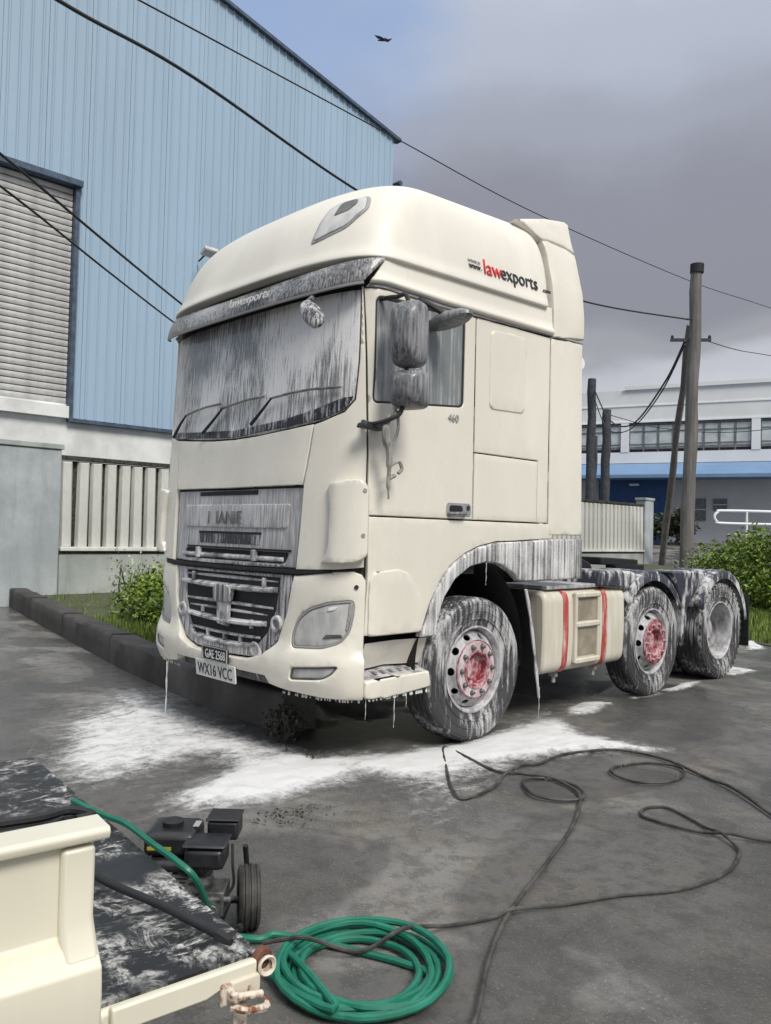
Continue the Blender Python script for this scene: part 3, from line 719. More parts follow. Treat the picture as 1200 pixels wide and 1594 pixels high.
dw = rnd_poly([(1.274,2.985),(1.286,2.574),(1.284,2.296),(2.161,2.372),(2.163,3.02)], .05)
door = [(1.184,3.035),(1.212,2.80),(1.234,2.572),(1.258,2.24),(1.274,2.0),(1.286,1.588),(SY(1.268),1.588),(SY(1.262),3.035)]
both('door', door, 'cream_paint', [dw], step=.09)
both('side_window', offset(dw, .012), 'side_glass', off=-.014, step=.12, bev=.004)
both('window_seal', offset(dw, -.012), 'black_plastic', [offset(dw, .016)], off=-.008, step=.08, bev=.003)
both('sleeper_panel', [(SY(1.278),2.072),(SY(2.05),2.072),(SY(2.05),1.588),(SY(2.19),1.588),(SY(2.185),3.06),(SY(1.272),3.04)], 'cream_paint', step=.11)
emb = rnd_poly([(SY(1.425),2.395),(SY(1.862),2.41),(SY(1.858),3.0),(SY(1.425),2.985)], .06)
both('pressed_panel', emb, 'cream_paint', off=.010, step=.11, bev=.012)
both('locker_door', [(SY(1.278),1.588),(SY(2.042),1.588),(SY(2.042),2.062),(SY(1.278),2.062)], 'cream_paint', off=.003, step=.1)
aro = [(2.265,1.468),(1.762,1.442),(1.55,1.436),(1.346,1.400),(1.2,1.35),(1.038,1.262),(.93,1.15),(.842,1.005),(.772,.83)]
both('sill_panel', [(1.290,.83),(1.30,1.2),(1.288,1.578),(SY(2.265),1.578)]+[(SY(a), b) for a, b in aro], 'cream_paint', step=.09)
both('step_cover', rnd_poly([(1.312,.826),(1.310,1.17),(1.345,1.230),(SY(.54),1.246),(SY(.64),1.215),(SY(.755),1.06),(SY(.79),.98),(SY(.757),.826)], .02, 3), 'cream_paint', off=.012, step=.07, bev=.009)
# grey wheel arch trim with the foam-streaked block behind it
ari = [(.905,.79),(.925,.92),(.985,1.05),(1.09,1.17),(1.25,1.255),(1.42,1.285),(1.60,1.265),(1.75,1.20),(1.84,1.135)]
tr_o = [(SY(a), b-.008) for a, b in aro]; tr_i = [(SY(a), b) for a, b in ari]
both('arch_trim', [(SY(2.265),1.458)]+tr_o[1:]+[(SY(.765),.79)]+tr_i+[(SY(2.265),1.135)], 'arch_foam', off=.016, step=.07, depth=.05, bev=.012)
both('rear_skirt', [(SY(2.278),1.135),(SY(2.69),1.14),(SY(2.682),1.468),(SY(2.278),1.458)], 'arch_foam', off=.014, step=.07, depth=.04, bev=.010)
for sg in (1, -1):
    V, F = [], []
    for i in range(25):
        a = R(-8+i*190/24); y, z = 1.36-math.cos(a)*.60, .55+math.sin(a)*.74
        V += [(sg*1.20,y,z),(sg*.60,y,z)]
    F = [(2*i,2*i+1,2*i+3,2*i+2) for i in range(24)]; k = len(V)
    V += [(sg*.60,1.36-math.cos(R(-8+i*190/24))*.6,.55+math.sin(R(-8+i*190/24))*.74) for i in range(25)]; F.append(tuple(range(k, k+25)))
    mesh_obj('wheel_well', V, F, 'dark_gap', TR)
both('side_collar', [(SY(2.205),1.49),(SY(2.685),1.495),(SY(2.665),2.2),(SY(2.645),3.10),(SY(2.195),3.06)], 'cream_paint', off=.006, step=.12, depth=.04, bev=.012)
# gutter band under the roof fairing
for sg in (1, -1):
    V, F = [], []; nn = 46; zb = tabf([(1.23,3.062),(SY(.9),3.054),(SY(2.19),3.080)]); zt = tabf([(1.36,3.236),(SY(.9),3.262),(SY(2.19),3.300)])
    prf = [(0,-.03),(0,.016),(.03,.030),(.10,.036),(.17,.032),(.26,.018),(.5,.010),(.8,.005),(1,.002),(1,-.03)]
    for i in range(nn+1):
        t_ = i/nn; t_ = t_**1.3
        for (w_, o_) in prf:
            u = (1.225+.12*w_)*(1-t_)+SY(2.19)*t_; z = zb(u)+(zt(u)-zb(u))*w_; p = Vector(CAB(u, 3.1)); q = Vector(CAB(u+.004, 3.1))-Vector(CAB(u-.004, 3.1)); n_v = Vector((q.y,-q.x,0)).normalized()
            p = p+n_v*o_; V.append((sg*p.x, p.y, z))
    for i in range(nn):
        for j in range(len(prf)-1): a = i*len(prf)+j; F.append((a, a+1, a+len(prf)+1, a+len(prf)))
    F += [tuple(range(len(prf))), tuple(range(nn*len(prf), (nn+1)*len(prf)))]
    mesh_obj('roof_band', V, F, 'cream_roof', TR, ang=60)
both('rain_gutter', [(1.20,3.040),(SY(.9),3.028),(SY(2.64),3.088),(SY(2.64),3.105),(SY(.9),3.050),(1.22,3.060)], 'letter_grey', off=.012, step=.06, depth=.04, bev=.004)

# roof fairing: lofted rings
RG = [(3.235,1.20,.17,.045,2.19),(3.232,1.262,.088,.045,2.19),(3.234,1.276,.072,.045,2.19),(3.244,1.280,.068,.045,2.19),(3.275,1.272,.080,.048,2.19),(3.32,1.256,.105,.05,2.195),(3.42,1.245,.135,.05,2.20),(3.55,1.222,.185,.05,2.20),(3.66,1.193,.245,.055,2.19),(3.75,1.158,.315,.065,2.17),(3.82,1.112,.395,.075,2.12),(3.87,1.05,.475,.085,2.05),(3.905,.96,.57,.09,1.98),(3.93,.82,.70,.09,1.95),(3.945,.6,.88,.09,1.93),(3.952,.3,1.1,.09,1.92)]
def ring_pt(k, u):
    z, W, F0, rise, yb = RG[k]; D = .40 if k < 10 else .40+.05*(k-10)
    sg = -1 if u < 0 else 1; s = abs(u)
    if s > 1:
        x, y = W, F0+D+(s-1)*(yb-F0-D)
    else:
        t = s2t(s*SC); x, y = W*math.sin(t)**(2/NE), F0+D-D*max(0, math.cos(t))**(2/NE)
    return Vector((sg*x, y, z+rise*(y-.45)/1.5))
us = [-2+i/16 for i in range(65)]; V, F = [], []; n_ = len(us)
for k in range(len(RG)): V += [ring_pt(k, u) for u in us]
for k in range(len(RG)-1):
    for i in range(n_-1): a = k*n_+i; F.append((a, a+1, a+n_+1, a+n_))
last = (len(RG)-1)*n_
for i in range(n_//2): F.append((last+i, last+i+1, last+n_-2-i, last+n_-1-i)) if i < n_//2-1 else None
back = [k*n_ for k in range(len(RG))]; bk2 = [k*n_+n_-1 for k in range(len(RG))]; F.append(tuple(back+bk2[::-1]))
roof = mesh_obj('roof_fairing', V, F, 'cream_roof', TR, ang=50); roof.modifiers.new('s', 'SUBSURF').render_levels = 2
# roof lamp in the corner of the fairing
_uk = {}
def roof_surf(u, k):      # u: 0..1 round the front quarter, k: ring number (float)
    i = max(0, min(len(RG)-2, int(k))); t = k-i; return tuple(ring_pt(i, u)*(1-t)+ring_pt(i+1, u)*t)
uk = [(.518,5.934),(.546,7.368),(.587,8.204),(.76,8.443),(.774,7.428),(.698,6.472)]; cu_ = sum(a for a, b in uk)/6; ck_ = sum(b for a, b in uk)/6
fr_o = [(cu_+(a-cu_)*1.14, ck_+(b-ck_)*1.14) for a, b in uk]
sc_ = lambda P: [(a*1.2, b*.11) for a, b in P]
rs_ = lambda u, w: roof_surf(u/1.2, w/.11)
rl = patch('roof_lamp', rnd_poly(sc_(uk), .03, 3), rs_, 'lamp_lens', TR, off=.012, step=.05, bev=.004)
patch('lamp_bezel', rnd_poly(sc_(fr_o), .04, 3), rs_, 'letter_grey', rl, [rnd_poly(sc_(uk), .03, 3)], off=.006, step=.04, bev=.003)
patch('lamp_reflector', rnd_poly(sc_([(cu_+(a-cu_)*.45+.02, ck_+(b-ck_)*.45+.5) for a, b in uk]), .02, 3), rs_, 'lamp_dark', rl, off=.016, step=.04, bev=.003)

# rear spoiler and upper collar
WC = tabf([(3.05,1.252),(3.3,1.25),(3.5,1.228),(3.8,1.165),(3.95,1.118),(4.2,1.07)])
def COLR(u, z): return (WC(z), u, z)
def COLL(u, z): return (-WC(z), -u, z)
uc = [(2.205,3.07),(2.650,3.125),(2.655,3.5),(2.640,3.86),(2.50,3.885),(2.30,3.88),(2.175,3.86),(2.205,3.75),(2.212,3.5)]
sp = [(1.86,3.955),(2.0,3.93),(2.10,3.89),(2.165,3.868),(2.30,3.888),(2.50,3.895),(2.645,3.872),(2.625,4.13),(2.58,4.146),(2.3,4.09),(2.05,4.015)]
patch('upper_collar', uc, COLR, 'cream_paint', TR, off=.012, step=.09, depth=.05, bev=.012)
patch('upper_collar', [(-a, b) for a, b in uc][::-1], COLL, 'cream_paint', TR, off=.012, step=.09, depth=.05, bev=.012)
patch('spoiler', sp, COLR, 'cream_roof', TR, off=.014, step=.09, depth=.06, bev=.014)
patch('spoiler', [(-a, b) for a, b in sp][::-1], COLL, 'cream_roof', TR, off=.014, step=.09, depth=.06, bev=.014)
m = MB(); m.box((-1.05,2.2,3.2),(1.05,2.26,4.0)); m.build('spoiler_brace', 'cream_paint', TR, bevel=.02)

# sun visor
V, F = [], []; nu = 49; prof = 7
for i in range(nu):
    u = -1+2*i/(nu-1); a = abs(u)
    for j in range(prof):
        t = j/(prof-1)
        s = u*(SC*(.86+.09*t))
        x0, y0, _ = CAB(s, 3.0, F=.045+.055*t-.02*math.sin(math.pi*t), W=1.262-.006*t)
        z = (3.005+.045*a**4)*(1-t)+(3.165+.07*a**2.5)*t
        V.append((x0, y0-.03*(1-t), z))
for i in range(nu-1):
    for j in range(prof-1): a = i*prof+j; F.append((a, a+prof, a+prof+1, a+1))
vis = mesh_obj('sun_visor', V, F, 'visor_foam', TR, ang=60); so2 = vis.modifiers.new('s', 'SOLIDIFY'); so2.thickness = .012; so2.offset = 1
vis.modifiers.new('b', 'SUBSURF').render_levels = 1
m = MB()
for i in range(nu):
    pass
m.tube([V[i*prof] for i in range(nu)], .011, 6); m.build('visor_lip', 'letter_grey', vis)
text_obj('visor_lettering', 'lawexports', .105, 'letter_faint', vis, frame((.0,-.012,3.055), (1,.03,0), (0,.30,1)), .002)
# front mirror under the visor
m = MB(); m.tube(spline([(.90,.04,2.97),(.98,-.06,2.90),(1.07,-.12,2.84)], 5), .020, 8); fm = m.build('kerb_mirror_arm', 'mirror_foam', TR)
m = MB(); c0 = Vector((1.13,-.14,2.79)); M_ = frame(c0, (.62,-.1,-.55), (.45,.5,.62))
n_ = 20
for d_, sc1 in ((-.14,.30),(-.12,.62),(-.06,.92),(0,1),(.06,.95),(.11,.70),(.13,.35)):
    for j in range(n_): a = 2*math.pi*j/n_; m.v.append(M_ @ Vector((d_, .062*sc1*math.cos(a), .036*sc1*math.sin(a))))
for i in range(6):
    for j in range(n_): a = i*n_+j; b = i*n_+(j+1) % n_; m.f.append((a, b, b+n_, a+n_))
m.f += [tuple(range(n_))[::-1], tuple(range(6*n_, 7*n_))]; m.build('front_mirror', 'grille_foam', TR, ang=60)
# wipers
for pts in ([(-.93,2.205),(-.80,2.30),(-.70,2.362)], [(-.40,2.195),(-.25,2.29),(-.15,2.362)], [(.237,2.212),(.36,2.305),(.45,2.378)]):
    m = MB(); m.tube([Vector(CAB(*p))+Vector((0,-.025,0)) for p in pts], [.014,.011,.008], 6); w = m.build('wiper', 'black_plastic', TR)
    q = pts[-1]; e_ = (q[0]+.52 if q[0] < .2 else 1.08, 2.40)
    bl = [(q[0]-.02, q[1])]+[(q[0]+(e_[0]-q[0])*t, q[1]+(e_[1]-q[1])*t+.012*math.sin(math.pi*t)) for t in (.3,.6,1)]
    m = MB(); m.tube([Vector(CAB(*p))+Vector((0,-.020,0)) for p in bl], .009, 6); m.build('wiper_blade', 'mirror_foam', w)
patch('cowl_strip', [(-1.05,2.196),(-.6,2.172),(0,2.140),(.6,2.172),(.92,2.205),(1.10,2.262),(1.15,2.34),(1.08,2.335),(.85,2.27),(.55,2.222),(0,2.19),(-.6,2.22),(-1.0,2.25)], CAB, 'mesh_foam', TR, off=-.002, step=.08, bev=.002, depth=.01)

# air deflector on the corner
def defl_off(u, z): return .018+.042*ss(1.0, 1.10, abs(u))
both('air_deflector', rnd_poly([(1.02,1.775),(1.07,1.792),(1.245,1.812),(1.278,1.75),(1.282,1.33),(1.22,1.285),(.99,1.275),(1.045,1.36),(1.055,1.60)], .03, 4), 'cream_paint', off=defl_off, step=.03, depth=.07, bev=.010)
for z in (1.74, 1.46):
    m = MB(); p = Vector(CAB(1.262, z)); n_v = Vector((.75,-.66,0)); m.tube([p+n_v*.055, p+n_v*.066], .013, 10); m.build('deflector_screw', 'letter_grey', TR)

# upper grille
ug = [(-.772,1.236),(0,1.228),(.772,1.236),(.787,1.5),(.790,1.762),(0,1.758),(-.790,1.762),(-.787,1.5)]
gp = patch('upper_grille', ug, CAB, 'upper_grille_foam', TR, [rnd_poly([(-.62,1.258),(.66,1.258),(.70,1.335),(-.60,1.335)], .03, 3)], off=-.022, step=.09, bev=.006)
patch('grille_slot', [(-.42,1.722),(.33,1.722),(.33,1.754),(-.42,1.752)], CAB, 'dark_gap', gp, off=-.017, step=.1, bev=.002, depth=.01)
patch('text_panel', rnd_poly([(-.62,1.49),(.66,1.49),(.69,1.655),(-.64,1.655)], .02, 3), CAB, 'upper_grille_foam', gp, off=-.012, step=.09, bev=.006, depth=.02)
patch('grille_slot', rnd_poly([(-.38,1.375),(.38,1.375),(.40,1.458),(-.40,1.458)], .012, 3), CAB, 'mesh_foam', gp, off=-.018, step=.09, bev=.002, depth=.01)
patch('slot_shadow', [(-.40,1.445),(.40,1.445),(.40,1.462),(-.40,1.462)], CAB, 'dark_gap', gp, off=-.016, step=.09, bev=.002, depth=.006)
patch('grille_line', [(-.57,1.338),(.72,1.338),(.72,1.352),(-.57,1.352)], CAB, 'dark_gap', gp, off=-.014, step=.09, bev=.002, depth=.006)
text_obj('grille_lettering', 'I  IANIE', .135, 'lamp_dark', gp, frame((-.265,.034,1.515), (1,0,0), (0,.045,1)), .002)
def bar(name, z, w, h, dpt, mat='bar_foam', sag=.0, off=-.035, parent=None):
    V, F = [], []
    for i in range(25):
        u = -w+2*w*i/24; zz = z-sag*(1-(u/w)**2)+.0
        x, y, _ = CAB(u, zz)
        for dy, dz in ((.03,-h),(-.004,-h*.8),(-dpt,-h*.25),(-dpt,h*.35),(-.002,h),(.03,h)): V.append((x, y-off+dy, zz+dz))
    for i in range(24):
        for j in range(6): a = i*6+j; b = i*6+(j+1) % 6; F.append((a, a+6, b+6, b))
    F += [tuple(range(6)), tuple(range(144, 150))]
    return mesh_obj(name, V, F, mat, parent or TR, ang=40)
patch('mesh_insert', [(-.68,1.24),(.70,1.24),(.73,1.345),(-.66,1.345)], CAB, 'mesh_foam', gp, off=-.055, step=.1, bev=0, depth=.01)
bar('grille_bar', 1.282, .64, .020, .02, parent=gp)
for x_ in (-.38, .34):
    m = MB(); m.box((x_-.02,.02,1.262),(x_+.02,.06,1.34)); m.build('bar_clip', 'bar_foam', gp, bevel=.006)
patch('joint_strip', [(-.95,1.196),(0,1.194),(.80,1.198),(1.08,1.218),(1.02,1.232),(.8,1.224),(0,1.220),(-.95,1.224)], CAB, 'dark_gap', TR, off=-.004, step=.09, bev=.002, depth=.03)

# bumper with openings
lg = [(-.70,1.188),(-.67,.95),(-.60,.76),(-.50,.66),(-.34,.615),(0,.600),(.34,.615),(.52,.66),(.64,.76),(.715,.95),(.752,1.188)]
hl = [(.778,.722),(.779,.82),(.822,.918),(.913,.986),(1.055,1.032),(1.225,1.052),(1.226,.971),(1.206,.851),(1.150,.777),(1.024,.736)]
hl = rnd_poly(hl, .035, 3)
fg = rnd_poly([(.80,.528),(.815,.60),(.84,.606),(1.15,.640),(1.11,.585),(1.057,.552)], .02, 3)
def bump_off(u, z): return .034*ss(.715, .675, z)-.02*ss(.47, .42, z)-.012*ss(1.12, 1.2, z)
bo = [(-1.292,.43),(-1.05,.43),(-.76,.45),(-.60,.475),(-.57,.525),(.57,.525),(.60,.475),(.76,.45),(1.05,.43),(1.292,.43),(1.296,1.175),(1.27,1.212),(1.21,1.232),(1.05,1.222),(.80,1.190),(.772,1.190)]
lgo = [(lg[-1][0]+.012, 1.190)]
bo = bo+[(.764,1.19),(.727,.95),(.652,.752),(.53,.648),(.345,.602),(0,.588),(-.345,.602),(-.51,.648),(-.612,.752),(-.682,.95),(-.712,1.19),(-.80,1.19),(-1.05,1.222),(-1.21,1.232),(-1.27,1.212),(-1.296,1.175)]
patch('bumper', bo, CAB, 'cream_paint', TR, [hl, mir(hl), fg, mir(fg)], off=bump_off, step=.06, bev=.009, depth=.06)
for sg in (1, -1):
    H = hl if sg > 0 else mir(hl); G = fg if sg > 0 else mir(fg)
    h_ = patch('headlight', offset(H, .010), CAB, 'lamp_lens', TR, off=-.012, step=.06, bev=.010)
    patch('headlight_seal', H, CAB, 'letter_grey', h_, [offset(H, .014)], off=-.006, step=.05, bev=.003)
    q = [(1.02,.80),(1.16,.815),(1.15,.835),(1.05,.83)]
    patch('indicator', rnd_poly(q if sg > 0 else mir(q), .006, 2), CAB, 'lamp_dark', h_, off=-.006, step=.05, bev=.002, depth=.008)
    q = [(1.19,.86),(1.213,.97),(1.213,1.035),(1.195,1.03),(1.193,.97),(1.178,.87)]
    patch('side_marker', q if sg > 0 else mir(q), CAB, 'letter_grey', h_, off=-.005, step=.05, bev=.002, depth=.008)
    q = [(1.06,1.0),(1.12,1.005),(1.10,.985),(1.05,.975)]
    patch('painted_glint', q if sg > 0 else mir(q), CAB, 'letter_white', h_, off=-.006, step=.05, bev=.002, depth=.008)  # white patch paints a highlight onto the lens
    f_ = patch('fog_lamp', offset(G, .006), CAB, 'lamp_lens', TR, off=.012, step=.06, bev=.006)
    patch('fog_recess', G, CAB, 'lamp_dark', f_, [offset(G, .012)], off=.020, step=.04, bev=.003)
    m = MB(); p = Vector(CAB(1.235*sg, 1.135)); n_v = Vector((.72*sg,-.69,0)); m.tube([p-n_v*.005, p+n_v*.006], .014, 12); m.build('bumper_plug', 'black_plastic', TR)
# lower grille
lgp = patch('lower_grille', lg, CAB, 'mesh_foam', TR, off=-.085, step=.08, bev=0, depth=.01)
patch('grille_surround', lg, CAB, 'grille_foam', lgp, [[(-.56,1.165),(-.545,.95),(-.47,.78),(-.40,.70),(0,.655),(.42,.70),(.52,.79),(.60,.95),(.63,1.165)]], off=-.018, step=.05, bev=.008, depth=.05)
for z, w, h, dp, sg in ((1.135,.60,.013,.015,.0),(1.078,.60,.026,.045,.012),(.955,.56,.014,.02,.0),(.905,.50,.012,.012,.0),(.845,.50,.024,.045,.02),(.745,.43,.012,.02,.01),(.685,.36,.022,.035,.018)):
    bar('grille_bar', z, w, h, dp, 'bar_foam', sg, off=-.045, parent=lgp)
for x_, z0, z1 in ((-.44,1.09,1.155),(.46,1.09,1.155),(-.30,.86,.91),(.33,.80,.86),(.20,.69,.75),(-.22,.69,.75),(0,.69,.74)):
    m = MB(); m.box((x_-.012,.03,z0),(x_+.012,.075,z1)); m.build('bar_clip', 'bar_foam', lgp, bevel=.005)
# emblem and the foam run below it
m = MB(); m.prism(rnd_poly([(-.10,.96),(.10,.96),(.115,1.05),(.06,1.085),(-.06,1.085),(-.115,1.05)], .02, 3), -.02, .02, lambda u, w, d: (u, .02+d, w)); em = m.build('emblem', 'grille_foam', lgp, bevel=.006)
m = MB(); m.prism([(-.065,.80),(.06,.79),(.075,.96),(-.08,.96)], -.012, .02, lambda u, w, d: (u, .025+d, w)); m.build('foam_run', 'bar_foam', lgp, bevel=.006)
for sg in (-1, 1):
    m = MB(); M_ = Matrix.Translation((sg*.60+.02,.045,.86)) @ Matrix.Rotation(R(90),4,'Z'); m.lathe([(.052,-.02),(.058,.0),(.052,.02),(.034,.02),(.028,0),(.034,-.02)], M_, 20, True); m.build('tow_eye', 'bar_foam', TR)
m = MB(); M_ = Matrix.Translation((.40,.03,.665)) @ Matrix.Rotation(R(90),4,'Z') @ Matrix.Rotation(R(20),4,'X'); m.lathe([(.045,-.01),(.05,.0),(.045,.01),(.030,.01),(.028,0),(.030,-.01)], M_ @ Matrix.Diagonal((1,1.5,1,1)), 20, True); m.build('tow_hook', 'bar_foam', TR)
# slots beside the plate, number plates
patch('intake_slot', [(-.60,.44),(.60,.44),(.57,.528),(-.57,.528)], CAB, 'mesh_foam', TR, off=-.03, step=.1, bev=0, depth=.03)
PT = R(7)
def plate(name, x0, x1, z0, z1, y, mat, s, tmat, size, sx):
    p = patch(name, rnd_poly([(x0,z0),(x1,z0),(x1,z1),(x0,z1)], .008, 2), lambda u, w: (u, y+(.5-w)*.10, w), mat, TR, step=.2, bev=.002, depth=.008)
    text_obj('plate_lettering', s, size, tmat, p, frame(((x0+x1)/2, y+(.5-z0)*.10-.004, z0+(z1-z0)*.16), (1,0,0), (0,-.10,1)), .0015, 'CENTER', sx)
    return p
plate('number_plate', -.245, .265, .415, .535, -.040, 'plate_white', 'WX16 VCC', 'letter_dark', .116, .76)
bp_ = plate('number_plate', -.118, .205, .548, .648, -.050, 'plate_black', 'GAE 2568', 'letter_white', .088, .70)
m = MB()
for lo, hi in (((-.118,-.066,.548),(.205,-.060,.553)),((-.118,-.076,.643),(.205,-.070,.648)),((-.118,-.072,.553),(-.113,-.064,.643)),((.200,-.072,.553),(.205,-.064,.643))): m.box(lo, hi)
m.build('plate_border', 'letter_grey', bp_)

# entry step
both('step_lip', rnd_poly([(1.300,.432),(1.303,.545),(SY(.86),.560),(SY(.885),.45),(SY(.60),.428)], .02, 3), 'cream_paint', off=.012, step=.07, bev=.012, depth=.06)
for sg in (1, -1):
    st = MB(); st.add([(sg*1.215,.31,.546),(sg*1.225,.86,.556),(sg*1.05,.87,.602),(sg*1.03,.31,.602)], [(0,1,2,3)]); s_ = st.build('step_tread', 'rim_foam', TR)
    st = MB(); st.add([(sg*1.13,.31,.60),(sg*1.08,.58,.605),(sg*1.14,.87,.60),(sg*1.20,.87,.775),(sg*1.16,.60,.775),(sg*1.19,.31,.775)], [(0,1,4,5),(1,2,3,4)]); st.build('step_back', 'cream_paint', s_)
    rm_ = None
    for i in range(6):
        if rm_ is None:
            st = MB(); st.box((-.035,0,0),(.035,.03,.011)); o = st.build('tread_rib', 'arch_foam', s_); rm_ = o.data
        else: o = link(bpy.data.objects.new('tread_rib', rm_), s_)
        o.location = (sg*1.14, .42+i*.075, .571)
    st = MB(); st.box((min(sg*.9,sg*1.15),.30,.60),(max(sg*.9,sg*1.15),.80,.815)); st.v = [Vector((p.x-sg*.09, p.y, p.z)) for p in st.v]; st.build('step_bracket', 'dark_gap', s_)

# door furniture
for sg in (1, -1):
    X = lambda d: sg*(1.245+d)
    h = MB(); h.prism(rnd_poly([(.985,1.60),(1.252,1.61),(1.245,1.70),(.99,1.70)], .025, 3), 0, 1, lambda u, w, d: (X(-.02+.024*d), u, w)); hd = h.build('door_handle', 'letter_soft', TR, bevel=.003)
    h = MB(); h.prism(rnd_poly([(1.015,1.632),(1.16,1.638),(1.15,1.682),(1.02,1.682)], .02, 3), 0, 1, lambda u, w, d: (X(.004+.003*d), u, w)); h.build('handle_recess', 'dark_gap', hd)
    h = MB(); h.tube(spline([(X(.008),1.005,1.625),(X(.034),1.03,1.622),(X(.036),1.15,1.628),(X(.008),1.175,1.632)], 5), .013, 8); h.build('handle_grip', 'mirror_foam', hd)
    h = MB(); h.tube([(X(.0),1.215,1.668),(X(.009),1.215,1.668)], .018, 10); h.build('lock', 'letter_dark', hd)
text_obj('power_badge', '460', .075, 'letter_grey', TR, frame((1.252,.98,2.262), (0,1,0), (0,0,1)), .002)
# side lettering on the fairing
def side_text(s, y, z, size, mat, sx=1):
    xw = 1.255+.010
    return text_obj('side_lettering', s, size, mat, TR, frame((xw-.155*(z-3.35), y, z), (0,1,.035), (-.165,0,1)), .003, 'LEFT', sx)
side_text('www.', 1.155, 3.372, .060, 'letter_dark', 1.0); side_text('www.x', 1.15, 3.418, .036, 'letter_grey', 1.3)
side_text('law', 1.318, 3.366, .158, 'letter_red', 1.0)
side_text('exports', 1.520, 3.376, .155, 'letter_dark', .96); side_text('.com', 2.045, 3.398, .052, 'letter_dark', 1.1)

# mirrors
def mirror_body(cx, cy, cz, hw, hh, dpt, name, par):
    # rounded housing; glass looks back, shell looks forward
    m = MB(); n_ = 28; rings = [(.0,.5),(.55,.86),(.85,.98),(1,1),(1,1)]; dd = [-1,-.85,-.5,.1,.9]; k = []
    for (sc, _), d in zip(rings, dd):
        for j in range(n_):
            a = 2*math.pi*j/n_; ex = .42; ca, sa = math.cos(a), math.sin(a)
            s1 = sc if sc else .02
            m.v.append(Vector((cx+hw*s1*math.copysign(abs(ca)**ex, ca), cy+d*dpt, cz+hh*s1*math.copysign(abs(sa)**ex, sa))))
    for i in range(4):
        for j in range(n_): a = i*n_+j; b = i*n_+(j+1) % n_; m.f.append((a, b, b+n_, a+n_))
    m.f.append(tuple(4*n_+j for j in range(n_))); m.f.append(tuple(range(n_))[::-1])
    M_ = Matrix.Translation((cx,cy,cz)) @ Matrix.Rotation(R(18*(1 if cx > 0 else -1)),4,'Z') @ Matrix.Translation((-cx,-cy,-cz)); m.v = [M_ @ p for p in m.v]
    return m.build(name, 'mirror_foam', par, ang=60)
for sg in (1,):
    ar = MB(); ar.tube(spline([(sg*1.16,.26,2.185),(sg*1.30,.22,2.150),(sg*1.42,.27,2.18),(sg*1.44,.34,2.25),(sg*1.43,.38,2.5),(sg*1.43,.38,2.93),(sg*1.34,.36,2.965),(sg*1.22,.34,2.97)], 6), .015, 8); a_ = ar.build('mirror_arm', 'black_plastic', TR)
    ar = MB(); ar.prism(rnd_poly([(.04,2.125),(.24,2.12),(.24,2.155),(.06,2.16)], .015, 3), .04, .12, lambda u, w, d: (sg*(1.20+d), u+.10, w)); ar.build('arm_foot', 'black_plastic', a_, bevel=.015)
    mirror_body(sg*1.46, .345, 2.715, .108, .205, .095, 'main_mirror', TR); mirror_body(sg*1.46, .36, 2.372, .115, .120, .10, 'wide_mirror', TR)
    m = MB(); m.lathe([(0,-.05),(.11,-.05),(.15,-.02),(.155,.01),(.14,.03),(0,.045)], Matrix.Translation((sg*1.40,.80,2.895)) @ Matrix.Rotation(R(84),4,'Y') @ Matrix.Rotation(R(-5),4,'Z') @ Matrix.Diagonal((.8,.55,1.25,1)) @ Matrix.Rotation(R(90),4,'X'), 24); k_ = m.build('ramp_mirror', 'mirror_foam', TR)
    m = MB(); m.tube([(sg*1.25,.66,3.03),(sg*1.33,.70,2.985),(sg*1.38,.76,2.94)], .02, 8); m.build('ramp_mirror_arm', 'black_plastic', k_)
# the loose cord hanging from the mirror foot
m = MB(); m.tube(spline([(1.40,.325,2.26),(1.385,.27,2.16),(1.375,.27,2.07),(1.365,.31,1.98),(1.355,.325,1.88),(1.345,.33,1.78),(1.335,.345,1.69)], 6), [.016]*8+[.026]*8+[.020]*8+[.013]*8+[.006]*5, 8); cd = m.build('hanging_cord', 'cord_grey', TR)
m = MB(); m.tube(spline([(1.40,.34,2.24),(1.395,.355,2.13),(1.375,.345,2.05)], 5), .010, 6); m.build('cord_strand', 'cord_grey', cd)
m = MB(); m.tube(spline([(1.358,.335,1.90),(1.36,.40,1.93),(1.36,.43,1.885),(1.36,.40,1.855)], 6), .012, 7); m.build('cord_loop', 'cord_grey', cd)
m = MB(); m.tube(spline([(1.35,.335,1.82),(1.352,.375,1.838),(1.352,.385,1.84)], 4), [.014]*5+[.010]*4, 7); m.build('cord_knot', 'cord_grey', cd)
# work lamp and horn at the cab rear
m = MB(); m.box((1.10,2.70,3.20),(1.19,2.76,3.32)); m.tube([(1.14,2.60,3.22),(1.14,2.72,3.24)], .02, 6); m.build('work_lamp', 'black_plastic', TR, bevel=.012)
m = MB(); m.lathe([(0,-.02),(.05,-.02),(.06,0),(.05,.02),(0,.02)], Matrix.Translation((1.16,2.74,2.96)), 16); m.tube([(1.15,2.60,2.86),(1.15,2.73,2.93)], .012, 6); m.build('beacon', 'letter_white', TR)

